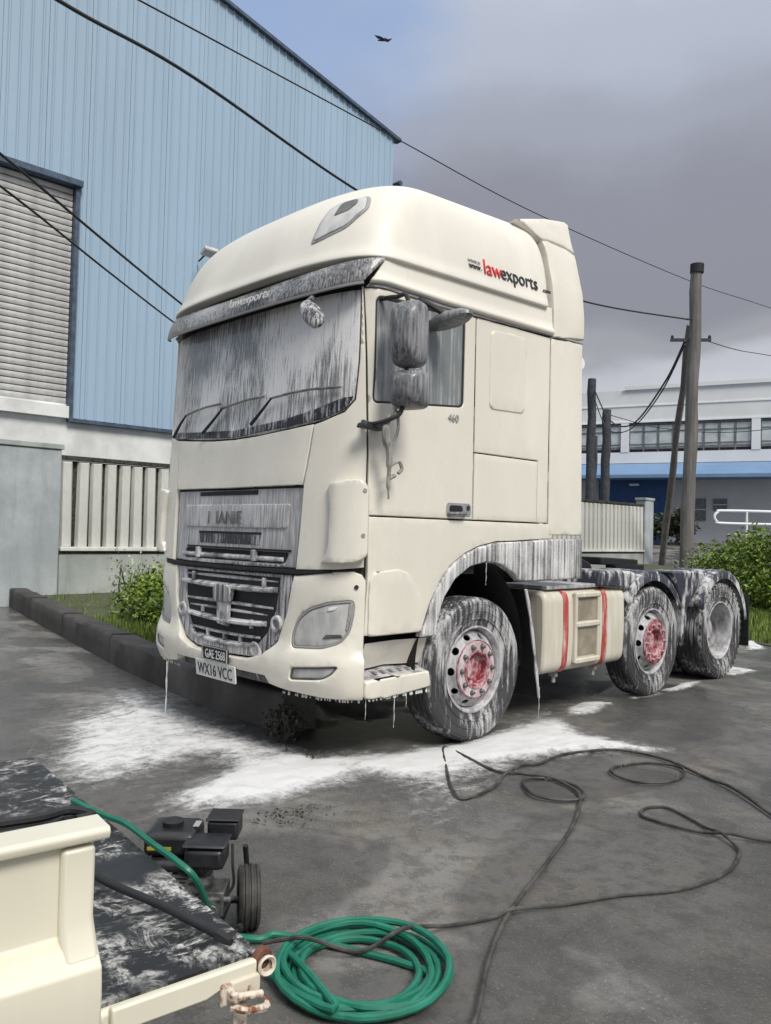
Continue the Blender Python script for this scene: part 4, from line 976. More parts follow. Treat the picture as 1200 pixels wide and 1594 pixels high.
# wheels ---------------------------------------------------------------
TY = [(.292,-.115),(.335,-.128),(.40,-.150),(.455,-.152),(.490,-.146),(.508,-.128),(.5135,-.105)]
tread = []
for g0 in (-.075,-.025,.025,.075): tread += [(.5145,g0-.012),(.503,g0-.008),(.503,g0+.004),(.5145,g0+.008)]
def wheel(x, y, kind, steer=0):
    sg = 1 if x > 0 else -1
    w = empty('wheel', (x, y, .515), 0, TR); w.rotation_euler = (0,0,(0 if sg > 0 else math.pi)+steer); w.scale = ({'front': .90, 'mid': .80, 'dual': 1.0}[kind], 1, 1)
    wd = [0] if kind != 'dual' else [0,-.345]
    for dx in wd:
        prof = [(r_, h+dx) for r_, h in TY]+[(r_, h+dx) for r_, h in tread]+[(r_, -h+dx) for r_, h in TY[::-1]]
        m = MB(); m.lathe(prof, Matrix(), 72); t_ = m.build('tyre', 'tyre_foam', w, ang=35)
        m = MB()
        for r_, h in ((.47,.1505),(.42,.1520),(.365,.143)):
            m.lathe([(r_-.006,h+dx-.004),(r_-.003,h+dx+.0025),(r_+.003,h+dx+.0025),(r_+.006,h+dx-.004)], Matrix(), 72)
        m.build('sidewall_rings', 'tyre_foam', w, ang=35)
        # shoulder lugs
        lug = MB()
        for j in range(44):
            M_ = Matrix.Rotation(2*math.pi*j/44, 4, 'X'); lug.box((.108+dx,-.014,.490),(.1485+dx,.014,.506), M_); lug.box((-.1485+dx,-.014,.490),(-.108+dx,.014,.506), M_)
        tag(lug.build('tread_lugs', 'tyre_foam', w), kind='stuff') if kind == 'dual' else None
    m = MB(); m.lathe([(.302,.115),(.312,.128),(.300,.132),(.288,.118),(.278,.06),(.27,.0),(.275,-.1),(.302,-.115)], Matrix(), 56); m.build('rim', 'rim_foam', w, ang=40)
    if kind == 'dual':
        hole_r, r0, r1, fx = .225, .10, .274, lambda r_: -.06+.10*ss(.20,.27,r_)*0-.02*ss(.15,.27,r_)
        dish = -.075
    else:
        dish = .0
    hx0 = .058 if kind == 'front' else .085 if kind == 'mid' else -.10
    def disc(u, w_):       # u = angle, w_ = radius
        if kind == 'dual': h = -.10+.02*ss(.16,.26,w_)
        else: h = .082+hx0*(1-max(0, min(1, (w_-.208)/.056)))
        return (h, w_*math.sin(u/.22), w_*math.cos(u/.22))
    nh = 10; holes = []
    for j in range(nh):
        a = (j+.5)*2*math.pi/nh*.22; holes.append([(a+.028*math.cos(q*.5236), .240+.019*math.sin(q*.5236)) for q in range(12)])
    d_ = patch('wheel_disc', [(0,.126 if kind != 'dual' else .06),(2*math.pi*.22,.126 if kind != 'dual' else .06),(2*math.pi*.22,.272),(0,.272)], disc, 'rim_foam', w, holes, step=.035, bev=0, depth=.012, flip=False)
    m = MB(); m.lathe([(0,-.14),(.27,-.14)], Matrix(), 24); m.build('brake_drum', 'dark_gap', w)
    h0 = disc(0,.1)[0]
    if kind == 'dual':
        m = MB(); m.lathe([(.12,h0),(.118,h0+.07),(.10,h0+.10),(.05,h0+.105),(0,h0+.105)], Matrix(), 28); m.build('hub', 'rim_foam', w)
    else:
        m = MB(); m.lathe([(.204,h0+.001),(.200,h0+.008),(.140,h0+.009),(.128,h0+.002)], Matrix(), 40); m.build('hub_flange', 'hub_pink' if kind == 'front' else 'hub_red', w)
        m = MB(); m.lathe([(.140,h0+.008),(.138,h0+.016),(.126,h0+.016),(.118,h0-.004),(.108,h0-.050),(.085,h0-.060),(.07,h0-.040),(.03,h0-.036),(0,h0-.036)], Matrix(), 32); m.build('hub', 'hub_red', w)
        m = MB(); m.lathe([(.212,h0-.004),(.212,h0+.004),(.206,h0+.006),(.205,h0-.002)], Matrix(), 40); m.build('hub_ring', 'hub_red', w)
    nm = None
    for j in range(10):
        if nm is None:
            m = MB(); m.lathe([(.020,0),(.020,.004),(.016,.004),(.015,.022),(.011,.026),(.009,.034),(0,.035)], Matrix(), 10); o = m.build('wheel_nut', 'lamp_dark' if kind == 'front' else 'hub_red' if kind == 'mid' else 'rim_foam', w); nm = o.data
        else: o = link(bpy.data.objects.new('wheel_nut', nm), w)
        a = 2*math.pi*j/10; o.location = (h0+.007, .1675*math.cos(a), .1675*math.sin(a))
for sg in (1, -1):
    wheel(sg*1.105, 1.365, 'front'); wheel(sg*1.115, 3.97, 'mid'); wheel(sg*1.075, 5.495, 'dual')
for y in (1.33, 3.95, 5.495):
    m = MB(); m.tube([(-.95,y,.50),(.95,y,.50)], .09, 10); m.build('axle', 'chassis_black', TR)

# chassis, tank, fenders -----------------------------------------------
for sg in (1, -1):
    m = MB(); m.box((sg*.43-.04,.9,.72),(sg*.43+.04,6.15,.98)); m.build('frame_rail', 'chassis_black', TR, bevel=.01)
for y in (2.4,3.3,4.6,6.1):
    m = MB(); m.box((-.39,y-.04,.74),(.39,y+.04,.96)); m.build('cross_member', 'chassis_black', TR)
m = MB(); m.box((-.9,2.3,.985),(.9,3.2,1.02)); m.build('catwalk', 'chassis_black', TR)
m = MB(); m.prism(rnd_poly([(-.45,4.35),(.45,4.35),(.48,4.9),(.40,5.2),(.14,5.28),(.10,4.95),(-.10,4.95),(-.14,5.28),(-.40,5.2),(-.48,4.9)], .05, 3), 1.18, 1.26, lambda u, w, d: (u, w, d+.04*(4.8-w))); fw = m.build('fifth_wheel', 'chassis_black', TR, bevel=.012)
for x0_ in (-.52, .40):
    m = MB(); m.box((x0_,4.5,.985),(x0_+.12,5.1,1.19)); m.build('fifth_wheel_mount', 'chassis_black', fw)
m = MB(); m.tube(spline([(.5,2.35,1.9),(.55,2.7,1.45),(.6,2.95,1.25),(.6,3.3,1.22),(.55,3.5,1.10)], 6), .03, 8); m.build('air_line', 'chassis_black', TR)
m = MB(); m.prism(spline([Vector((2.75,1.02,0)),Vector((2.8,1.28,0)),Vector((3.1,1.36,0)),Vector((3.6,1.30,0)),Vector((3.9,1.20,0)),Vector((3.9,1.02,0))], 4) and rnd_poly([(2.75,1.025),(2.78,1.33),(3.15,1.37),(3.7,1.30),(4.0,1.22),(4.0,1.025)], .08, 3), -.55, .55, lambda u, w, d: (d, u, w)); m.build('tank_cover', 'chassis_black', TR, bevel=.02)
for sg in (1, -1):
    tkp = rnd_poly([(.62,.37),(1.215,.37),(1.232,.70),(1.222,1.045),(.62,1.045)], .10, 5)
    m = MB(); m.prism(tkp, 2.215, 3.455, lambda u, w, d: (sg*u, d, w)); tk = m.build('fuel_tank', 'tank_cream', TR, bevel=.03, ang=50)
    for y in (2.50, 3.10):
        so_ = offset(tkp, -.007); si_ = offset(tkp, .01); m = MB()
        V = []; F = []
        for q in (so_, si_):
            for d in (y-.035, y+.035): V += [(sg*u, d, w) for u, w in q]
        n_ = len(tkp)
        for i in range(n_):
            j = (i+1) % n_; F += [(i, j, n_+j, n_+i), (2*n_+i, 3*n_+i, 3*n_+j, 2*n_+j), (i, 2*n_+i, 2*n_+j, j), (n_+i, n_+j, 3*n_+j, 3*n_+i)]
        mesh_obj('tank_strap', V, F, 'strap_red', tk, ang=50)
        m = MB(); m.tube([(sg*1.12,y,.365),(sg*1.12,y,.28)], .018, 6); m.box((sg*1.12-.03,y-.02,.33),(sg*1.12+.03,y+.02,.36)); m.build('strap_bolt', 'letter_grey', tk)
    # step ladder set between the straps
    for z0, z1 in ((.50,.72),(.79,.98)):
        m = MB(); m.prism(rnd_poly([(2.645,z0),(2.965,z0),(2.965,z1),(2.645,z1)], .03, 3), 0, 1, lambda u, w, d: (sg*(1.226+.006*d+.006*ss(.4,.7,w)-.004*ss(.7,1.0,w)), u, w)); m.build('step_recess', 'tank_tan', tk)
    for z in (.455,.755,1.0):
        m = MB(); m.box((min(sg*1.22,sg*1.262),2.62,z-.022),(max(sg*1.22,sg*1.262),2.99,z+.022)); m.build('tank_step', 'tank_cream', tk, bevel=.01)
    for y in (2.628, 2.972):
        m = MB(); m.box((min(sg*1.22,sg*1.256),y-.018,.44),(max(sg*1.22,sg*1.256),y+.018,1.02)); m.build('step_upright', 'tank_cream', tk, bevel=.008)
    m = MB(); m.box((min(sg*.75,sg*1.20),2.27,1.052),(max(sg*.75,sg*1.20),3.05,1.085)); m.build('tread_plate', 'rim_foam', tk, bevel=.008)
    m = MB(); m.tube([(sg*1.02,3.25,1.04),(sg*1.02,3.25,1.10)], .06, 16); m.build('filler_cap', 'black_plastic', tk)
    m = MB(); m.box((min(sg*.70,sg*1.10),2.02,.45),(max(sg*.70,sg*1.10),2.19,1.0)); m.tube([(sg*1.06,2.12,1.06),(sg*1.10,2.16,.98),(sg*1.02,2.18,.72)], .02, 6); m.build('air_tank_bracket', 'chassis_black', TR, bevel=.02)
    # mudflap behind the front wheel
    V, F = [], []
    for i in range(9):
        t = i/8; y = 1.93+.20*t**.8; z = 1.07-.85*t
        V += [(sg*.78,y,z),(sg*1.235,y+.01*math.sin(t*9),z),(sg*.78,y+.014,z),(sg*1.235,y+.014+.01*math.sin(t*9),z)]
    for i in range(8): a = 4*i; F += [(a,a+1,a+5,a+4),(a+2,a+6,a+7,a+3),(a+1,a+3,a+7,a+5),(a,a+4,a+6,a+2)]
    F += [(0,2,3,1),(32,33,35,34)]
    mf = mesh_obj('mudflap', V, F, 'black_plastic', TR)
    m = MB(); m.tube([(sg*1.24,1.93+.20*(i/8)**.8,1.07-.85*i/8) for i in range(9)], [.012+.004*math.sin(i*2.3) for i in range(9)], 6); m.build('foam_edge', 'bar_foam', mf)
    # rear fenders: arched shells with flat shoulders
    def fender(name, cy, a0, a1, r, x0, x1, extra, mat):
        pts = []
        for i in range(19):
            a = R(a0+(a1-a0)*i/18); pts.append((cy-math.cos(a)*r, .52+math.sin(a)*r))
        pts = extra[0]+pts+extra[1]; V, F = [], []
        xs = [(x0,.0),(x1-.05,.0),(x1-.012,-.010),(x1,-.045),(x1,-.095),(x1-.015,-.085)]
        for (y, z) in pts:
            d = Vector((y-cy, z-.52)).normalized() if True else None
            for x, o_ in xs: V.append((sg*x, y+d.x*o_, z+d.y*o_))
        n_ = len(xs)
        for i in range(len(pts)-1):
            for j in range(n_-1): a = i*n_+j; F.append((a, a+1, a+n_+1, a+n_))
        o = mesh_obj(name, V, F, mat, TR, ang=50); s2 = o.modifiers.new('s', 'SOLIDIFY'); s2.thickness = .008; return o
    fender('fender', 3.95, 38, 150, .665, .72, 1.245, ([], []), 'fender_foam')
    fender('fender', 5.495, 25, 172, .650, .72, 1.245, ([], []), 'fender_foam')
    m = MB(); m.prism([(2.98,1.06),(3.02,1.20),(3.55,1.185),(3.70,1.145),(3.50,1.02)], .60, 1.235, lambda u, w, d: (sg*d, u, w)); m.build('fender_top_box', 'fender_foam', TR, bevel=.025)
    m = MB(); m.prism([(4.40,1.08),(4.35,1.165),(4.80,1.165),(5.15,1.14),(5.0,1.05),(4.70,.80),(4.62,.42),(4.56,.42),(4.60,.80)], .85, 1.225, lambda u, w, d: (sg*d, u, w)); m.build('fender_bridge', 'fender_foam', TR, bevel=.02)
    V, F = [], []
    m = MB(); m.box((min(sg*.78,sg*1.24),6.155,.30),(max(sg*.78,sg*1.24),6.175,.88)); m.build('rear_mudflap', 'black_plastic', TR)
    m = MB(); m.box((min(sg*.80,sg*1.15),6.10,.82),(max(sg*.80,sg*1.15),6.15,.94)); m.build('tail_lamp', 'strap_red', TR, bevel=.01)
m = MB(); m.box((-.9,.50,.50),(.9,1.8,.95)); m.build('engine', 'chassis_black', TR, bevel=.05)
# ------------------------------------------------------------------ pickup bed in the foreground
paint('pickup_cream', (.74,.71,.58), .32)
def liner():
    q = NB('tailgate_liner'); a = q.noise(3.0, 4, .6); s1 = q.noise(1, 7, .72, (11,13,8), .6); s2 = q.noise(1, 6, .75, (30,9,8), 1.0, loc=(3,1,0)); b = q.noise(60, 3, .7)
    k = q.math('MULTIPLY', q.ramp(q.math('MAXIMUM', s1, q.math('SUBTRACT', s2, .03)), .50, .62), q.ramp(a, .36, .56)); k = q.math('MULTIPLY', k, q.math('ADD', .25, q.ramp(b, .35, .6), True))
    q.color(q.mix(k, q.mix(q.noise(9, 4), (.006,.006,.007), (.020,.020,.022)), (.50,.50,.48))); q.rough(q.math('ADD', .42, q.math('MULTIPLY', k, .35))); q.bump(q.math('ADD', k, q.noise(24, 4)), .35, .004); MATS['tailgate_liner'] = q.m
liner()
def rusty():
    q = NB('rusty_cream'); a = q.noise(28, 6, .65); q.color(q.mix(q.ramp(a, .48, .62), (.60,.55,.45), (.17,.05,.018))); q.rough(.6); q.bump(a, .3, .004); MATS['rusty_cream'] = q.m
rusty()
plain('rust', (.12,.05,.03), .8, .3, 30); plain('rubber_black', (.016,.016,.018), .55, .2); plain('tyre_dusty', (.055,.053,.05), .7, .3, 14)
PK = empty('pickup_truck', (3.665,-2.565,0), R(-5.85)); tag(PK, 'cream pickup bed with lowered scuffed black tailgate at the bottom left', 'pickup')
TZ = .69; BW = 1.575
def pbox(name, mat, *bs, bevel=.006, parent=PK):
    m = MB()
    for lo, hi in bs: m.box(lo, hi)
    return m.build(name, mat, parent, bevel=bevel)
pbox('bed_floor', 'tailgate_liner', ((-BW+.04,-2.1,TZ-.05),(-.05,-.004,TZ-.004)))
for nm, x0 in (('side', 0.0), ('far', -BW)):
    sg = 1 if nm == 'side' else -1
    X = lambda d: x0+sg*d
    prof = [(-.055,.60),(.030,.60),(.046,.66),(.050,.74),(.046,.785),(.020,.812),(-.010,.822),(-.012,.966),(-.055,.966)]
    m = MB(); m.prism(prof, -2.1, -.0, lambda u, w, d: (X(u), d, w)); s_ = m.build('bed_side', 'pickup_cream', PK, ang=50, bevel=.004)
    m = MB(); m.prism(rnd_poly([(-.060,.971),(.010,.971),(.014,.985),(.009,.992),(-.056,.994)], .006, 3), -2.1, .018, lambda u, w, d: (X(u), d, w)); m.build('bed_rail', 'pickup_cream', s_, ang=50, bevel=.006)
    m = MB(); m.prism(rnd_poly([(-.062,.958),(-.004,.958),(-.002,.830),(.018,.808),(.012,.80)], .006, 2) and [(-.055,.964),(.004,.964),(.004,.85),(.034,.80),(.034,.79),(-.055,.79)], -.055, -.001, lambda u, w, d: (X(u), d, w)); m.build('rear_post', 'pickup_cream', s_, bevel=.008)
    m = MB(); m.prism([(-.05,.30),(.028,.32),(.036,.599),(-.05,.599)], -2.1, -.01, lambda u, w, d: (X(u), d, w)); m.build('lower_side', 'pickup_cream', s_, bevel=.008)
pbox('head_board', 'pickup_cream', ((-BW,-2.16,.3),(.0,-2.105,1.0)))
tg = pbox('tailgate', 'pickup_cream', ((-BW+.0,.012,TZ-.042),(-.003,.322,TZ-.006)), bevel=.01)
m = MB(); m.box((-BW+.012,.016,TZ-.006),(-.014,.318,TZ)); m.build('tailgate_panel', 'tailgate_liner', tg)
m = MB(); m.prism([(.03,.648),(.20,.648),(.245,.662),(.30,.664),(.30,.690),(.03,.690)], -.004, .012, lambda u, w, d: (d, u, w)); m.build('tailgate_edge', 'pickup_cream', tg, bevel=.004)
m = MB(); m.lathe([(.019,-.008),(.022,-.005),(.022,.005),(.019,.008),(.010,.008),(.008,.005),(.008,-.005),(.010,-.008)], Matrix.Translation((-.005,.318,.680)) @ Matrix.Rotation(R(12),4,'Z'), 20, True); m.build('latch_ring', 'rust', tg)
m = MB(); m.lathe([(.014,.004),(.022,.012),(.024,.018),(.021,.021),(.014,.016)], Matrix.Translation((.0,.318,.676)) @ Matrix.Diagonal((1,.8,.8,1)), 20); m.build('latch_cup', 'rusty_cream', tg)
m = MB(); m.box((.002,.225,.628),(.018,.305,.668)); m.box((.014,.235,.640),(.040,.250,.660)); m.tube([(.03,.235,.650),(.035,.30,.640)], .008, 6); m.build('latch_bracket', 'rusty_cream', tg, bevel=.004)
m = MB(); m.tube(spline([(.028,.24,.632),(.045,.26,.628),(.045,.30,.620),(.028,.31,.622)], 4), .007, 6); m.build('latch_link', 'rusty_cream', tg)
m = MB(); m.prism(rnd_poly([(.248,.634),(.278,.634),(.287,.42),(.270,.42)], .008, 2), .010, .016, lambda u, w, d: (d, u, w)); m.build('tailgate_stay', 'rusty_cream', tg, bevel=.002)
m = MB(); m.tube([(.014,.279,.545),(.0195,.279,.545)], .006, 8); m.build('stay_rivet', 'rust', tg)
pbox('rear_sill', 'pickup_cream', ((-BW+.02,-.06,.42),(-.02,-.006,TZ-.055))); 
for x_ in (-.14, -BW+.14):
    w = empty('wheel', (x_,-1.0,.28), 0, PK); m = MB(); m.lathe([(.16,-.08),(.24,-.09),(.275,-.07),(.28,0),(.275,.07),(.24,.09),(.16,.08)], Matrix(), 32); m.build('tyre', 'tyre_dusty', w); m = MB(); m.lathe([(.162,.07),(.15,.05),(.06,.03),(0,.03)], Matrix(), 24); m.build('rim', 'letter_grey', w)
pbox('bed_frame', 'chassis_black', ((-1.2,-2.1,.30),(-.35,-.1,.63)))
# tools on the tailgate
lw = empty('spray_lance', (3.27,-2.35,.70)); tag(lw, 'black spray lance lying across the scuffed tailgate', 'lance')
o3 = Vector((3.27,-2.35,.70)); PT3 = [Vector(p)-o3 for p in ((2.86,-2.42,.712),(3.057,-2.372,.712),(3.271,-2.352,.712),(3.446,-2.318,.712),(3.62,-2.296,.712))]
m = MB(); m.tube(spline(PT3, 6), [.010]*6+[.009]*19, 10); m.build('tube', 'rubber_black', lw)
m = MB(); m.tube([PT3[0], PT3[0].lerp(PT3[1], .9)], [.015,.013], 10); m.build('grip', 'rubber_black', lw)
m = MB(); m.tube([PT3[-1], PT3[-1]+Vector((.035,.004,-.002))], [.012,.007], 8); m.build('nozzle', 'rubber_black', lw)
def cord(name, label, cat, pts, r, mat, n=8, closed=False, w=7):
    p = spline(pts, n, closed); m = MB(); m.tube(p, r, w); return tag(m.build(name, mat), label, cat)
cord('black_cord', 'thick black cord lying over the far end of the tailgate', 'cord', [(2.55,-2.62,.70),(2.73,-2.47,.704),(2.745,-2.39,.704),(2.765,-2.30,.704),(2.765,-2.225,.706),(2.83,-2.19,.704),(2.84,-2.24,.704)], .012, 'rubber_black')
cord('black_cord', 'thin black cord nearest the rail on the tailgate', 'cord', [(2.60,-2.66,.70),(2.80,-2.50,.702),(2.81,-2.41,.702),(2.83,-2.32,.702),(2.80,-2.26,.702)], .007, 'rubber_black')
foamy('hose_green', (.004,.118,.072), .30, .38, foam=(.02,.22,.15), streak=(9,9,9), gain=.4, spk=.02, bump=.03)
foamy('hose_black', (.016,.015,.014), .40, .5, foam=(.11,.105,.095), streak=(12,12,12), gain=.3, spk=.1, bump=.05)
cord('green_hose', 'green hose strand draped along the outer tailgate edge', 'hose', [(2.70,-2.19,.708),(2.849,-2.178,.708),(2.956,-2.160,.708),(3.127,-2.172,.708),(3.24,-2.17,.700),(3.28,-2.14,.66),(3.18,-2.03,.5),(2.9,-1.85,.3),(2.70,-1.68,.18)], .008, 'hose_green')

# ------------------------------------------------------------------ pressure washer
WS = empty('pressure_washer', (2.40,-1.585,0), math.atan2(.72,.69)); WS.scale = (.95,.95,.86); tag(WS, 'black petrol pressure washer with dusty wheels beside the tailgate', 'pressure washer')
plain('engine_black', (.018,.019,.022), .38, .25, 12, bump=.06); plain('cast_metal', (.13,.13,.125), .45, .3, 20, metal=.4); plain('label_yellow', (.34,.31,.03), .5, .1); plain('washer_rim', (.25,.25,.25), .5, .2)
def wbx(name, mat, lo, hi, bevel=.012, parent=WS, M=None):
    m = MB(); m.box(lo, hi, M); return m.build(name, mat, parent, bevel=bevel)
ft = wbx('fuel_tank', 'engine_black', (-.215,-.03,.355),(-.02,.17,.455), .025)
m = MB(); m.lathe([(0,0),(.040,0),(.042,.018),(.030,.024),(0,.024)], Matrix.Translation((-.125,.07,.455)) @ Matrix.Rotation(R(-90),4,'Y'), 16); m.build('filler_cap', 'rubber_black', ft)
wbx('warning_label', 'letter_grey', (-.045,.05,.4555),(-.022,.11,.4575), 0, ft)
wbx('name_label', 'label_yellow', (-.195,-.033,.388),(-.105,-.0302,.402), 0, ft)
wbx('label_stripe', 'rubber_black', (-.165,-.0345,.390),(-.145,-.0332,.402), 0, ft)
wbx('recoil_cover', 'engine_black', (-.20,-.05,.30),(-.03,.10,.352), .02)
wbx('air_cleaner', 'engine_black', (-.045,-.10,.335),(.105,.03,.425), .022); wbx('cleaner_lid', 'engine_black', (-.05,-.105,.426),(.11,.035,.440), .010)
wbx('muffler', 'engine_black', (.005,.07,.39),(.125,.19,.470), .012); wbx('muffler_guard', 'rubber_black', (.0,.065,.471),(.13,.195,.482), .006)
m = MB()
for i in range(6): m.box((-.10,-.05,.21+i*.015),(.03,.10,.217+i*.015))
m.box((-.08,-.03,.20),(.01,.08,.33)); m.build('cylinder_fins', 'cast_metal', WS)
m = MB(); m.lathe([(0,-.06),(.07,-.06),(.085,-.04),(.085,.06),(.06,.08),(0,.08)], Matrix.Translation((-.04,.02,.20)) @ Matrix.Rotation(R(90),4,'Z'), 20); m.build('crankcase', 'cast_metal', WS)
m = MB(); m.lathe([(.030,-.008),(.034,0),(.030,.008),(.020,.008),(.018,0),(.020,-.008)], Matrix.Translation((.0,-.115,.285)) @ Matrix.Rotation(R(75),4,'Z'), 18, True); m.build('exhaust_ring', 'cast_metal', WS)
m = MB(); m.tube(spline([(.0,-.11,.285),(.02,-.06,.27),(.03,0,.25)], 4), .022, 8); m.build('exhaust_pipe', 'cast_metal', WS)
m = MB(); m.box((.02,-.05,.13),(.10,.08,.23)); m.tube([(.06,-.09,.17),(.06,.1,.17)], .03, 10); m.tube([(.03,-.07,.21),(.12,-.02,.19)], .014, 8); m.build('pump', 'cast_metal', WS, bevel=.01)
m = MB(); m.tube(spline([(.115,.02,.40),(.125,-.02,.33),(.13,-.02,.25),(.10,-.03,.20)], 5), .006, 6); m.build('throttle_cable', 'rubber_black', WS)
m = MB(); m.tube(spline([(.14,.20,.08),(.145,.20,.20),(.14,.17,.33)], 4), .011, 8); m.build('frame_upright', 'engine_black', WS)
for y in (-.10, .15):
    m = MB(); m.tube(spline([(-.24,y,.34),(-.25,y,.12),(-.20,y,.10),(.14,y,.10),(.17,y,.13)], 5), .011, 8); m.build('frame_tube', 'engine_black', WS)
m = MB(); m.box((-.20,-.09,.105),(.10,.14,.118)); m.build('base_plate', 'engine_black', WS)
m = MB(); m.tube([(-.26,.13,.118),(.19,.13,.118)], .010, 8); m.build('axle', 'cast_metal', WS)
for x_ in (.165, -.27):
    w = empty('wheel', (x_,.13,.128), R(12), WS); w.scale = (1,1.02,1.12)
    pr = [(.066,-.040),(.100,-.043),(.114,-.036)]
    for g0 in (-.022,0,.022): pr += [(.118,g0-.006),(.112,g0-.003),(.112,g0+.003),(.118,g0+.006)]
    m = MB(); m.lathe(pr+[(.114,.036),(.100,.043),(.066,.040)], Matrix(), 40); m.build('tyre', 'tyre_dusty', w)
    m = MB(); m.lathe([(.068,.036),(.060,.030),(.02,.032),(.0,.034)], Matrix(), 20); m.lathe([(.068,-.036),(.060,-.030),(.02,-.032),(.0,-.034)], Matrix(), 20); m.build('rim', 'washer_rim', w)

# ------------------------------------------------------------------ hoses on the ground
rr = random.Random(3); P = []
loops = [.19,.275,.21,.285,.235,.255,.29]; tot = len(loops)*22
for i in range(tot+1):
    q = i/22; k = min(int(q), len(loops)-1); t = q-k; r0 = loops[k]; r1 = loops[min(k+1, len(loops)-1)]; rad = r0+(r1-r0)*ss(.2,.8,t)
    a = 2.6-2*math.pi*q; ox = .018*math.sin(k*2.3+t*2); oy = .018*math.cos(k*1.7+t*2)
    P.append((2.950+ox+rad*.97*math.cos(a), -1.292+oy+rad*.97*math.sin(a), .015+.011*k*(.5+.3*math.sin(a*1.0+k))))
head = [(2.35,-1.62,.10),(2.45,-1.52,.03),(2.558,-1.43,.020),(2.60,-1.34,.018)]
tail = [(3.10,-1.54,.06),(2.98,-1.565,.045),(2.84,-1.555,.035),(2.72,-1.545,.03),(2.60,-1.60,.03),(2.5,-1.68,.05)]
m = MB(); m.tube(spline([Vector(p) for p in head]+[Vector(p) for p in P[6:-4:3]]+[Vector(p) for p in tail], 4), .0125, 8); tag(m.build('green_hose', 'hose_green'), 'coiled green garden hose lying on the asphalt', 'hose')
hA = [(3.46,-1.42),(3.383,-1.225),(3.194,-.927),(3.038,-.615),(2.857,-.098),(2.667,.40),(2.50,.74),(2.36,.92),(2.143,1.0),(1.96,.93),(1.80,.87),(1.50,.95),(1.254,1.045),(1.30,.95),(1.55,.70),(1.786,.468),(1.95,.33),(2.02,.31),(2.05,.42),(2.0,.62),(1.90,.85),(1.86,1.08),(1.893,1.223),(1.88,1.45),(1.899,1.663),(2.0,1.85),(2.126,1.946),(2.33,1.97),(2.523,1.887),(2.75,1.79),(2.94,1.682),(3.264,1.399),(3.6,1.05)]
cord('pressure_hose', 'black pressure hose snaking from the foreground past the front wheel', 'hose', [(x, y, .012+.012*abs(math.sin(i*1.3))) for i, (x, y) in enumerate(hA)], .0092, 'hose_black')
hL = [(2.254+.0,1.60),(2.27,1.45),(2.362,1.368),(2.47,1.36),(2.567,1.381),(2.63,1.52),(2.62,1.70),(2.557,1.84),(2.43,1.86),(2.32,1.78)]
cord('pressure_hose', 'small black hose loop lying right of the front wheel', 'hose', [(x, y, .013+.010*math.sin(i*1.1)**2) for i, (x, y) in enumerate(hL)], .0085, 'hose_black', closed=True)
hM = [(2.10,.98),(2.05,.86),(2.09,.78),(2.245,.661),(2.38,.70),(2.46,.80),(2.40,.93),(2.25,1.01)]
cord('pressure_hose', 'black hose loop at the foam edge near the front wheel', 'hose', [(x, y, .016+.008*math.sin(i*1.7)**2) for i, (x, y) in enumerate(hM)], .0095, 'hose_black', closed=True)
hB = [(2.62,-1.46,.04),(2.70,-1.42,.07),(2.77,-1.378,.085),(2.871,-1.231,.03),(2.92,-1.08,.075),(2.935,-.95,.05),(2.941,-.841,.02),(3.0,-.65,.013),(3.039,-.575,.034),(3.12,-.35,.014),(3.217,-.116,.012),(3.365,.147,.012),(3.422,.459,.012),(3.38,.70,.012),(3.326,.80,.014),(3.22,.88,.03),(3.12,.937,.014),(2.98,1.02,.012),(2.841,1.079,.012),(2.775,1.02,.012),(2.765,.93,.012),(2.80,.86,.012),(2.855,.836,.012),(3.033,.834,.014),(3.15,.86,.016),(3.242,.90,.030),(3.408,1.013,.012),(3.7,1.25,.012)]
cord('pressure_hose', 'dark hose running from the green coil to the right edge', 'hose', hB, .0080, 'hose_black')

# ------------------------------------------------------------------ soap foam on the ground
polys = [([(-.25,-1.14),(-1.33,-.49),(-2.05,.29),(-1.57,.48),(-.02,.34),(.81,.29),(.85,.6),(1.08,.88),(1.24,1.22),(1.03,2.02),(.94,2.66),(1.52,2.16),(2.28,2.25),(1.95,1.83),(1.86,1.35),(1.87,.72),(2.08,.35),(2.12,0),(1.78,.15),(1.48,.24),(1.29,.21),(1.38,-.08),(1.47,-.39),(1.27,-.82),(1.1,-1.03),(.86,-.7),(.72,-.39),(.38,-.37),(.57,-.87),(.45,-1.2)], .62, .50),
 ([(.09,-1.16),(-.88,-.58),(-1.18,.09),(.02,-.02),(.54,.08),(.79,-.3),(.36,-.26),(.3,-.68),(.41,-1.06)], .40, .40),
 ([(1.06,-.97),(.77,-.43),(.74,.08),(1.08,.39),(1.24,1.08),(1.22,1.77),(1.19,2.4),(1.61,2.12),(2.25,2.26),(1.88,1.7),(1.72,1.18),(1.59,.69),(1.58,.36),(1.29,.21),(1.33,-.13),(1.32,-.49),(1.23,-.8)], .72, .24)]
small = [([(.8,5.68),(.8,6.44),(1.28,6.36),(1.28,5.81),(1.02,5.45)], 1, .12), ([(1.15,4.32),(1.1,4.82),(1.16,5.2),(1.29,4.78),(1.26,4.22)], 1, .08), ([(1.03,3.67),(1.07,4.22),(1.23,4.17),(1.22,3.68)], .9, .08), ([(1.01,2.75),(1.04,3.22),(1.19,3.41),(1.29,2.91),(1.19,2.59)], .9, .08), ([(.12,8.88),(.08,9.3),(.58,8.43),(.51,8.01)], 1, .1)]
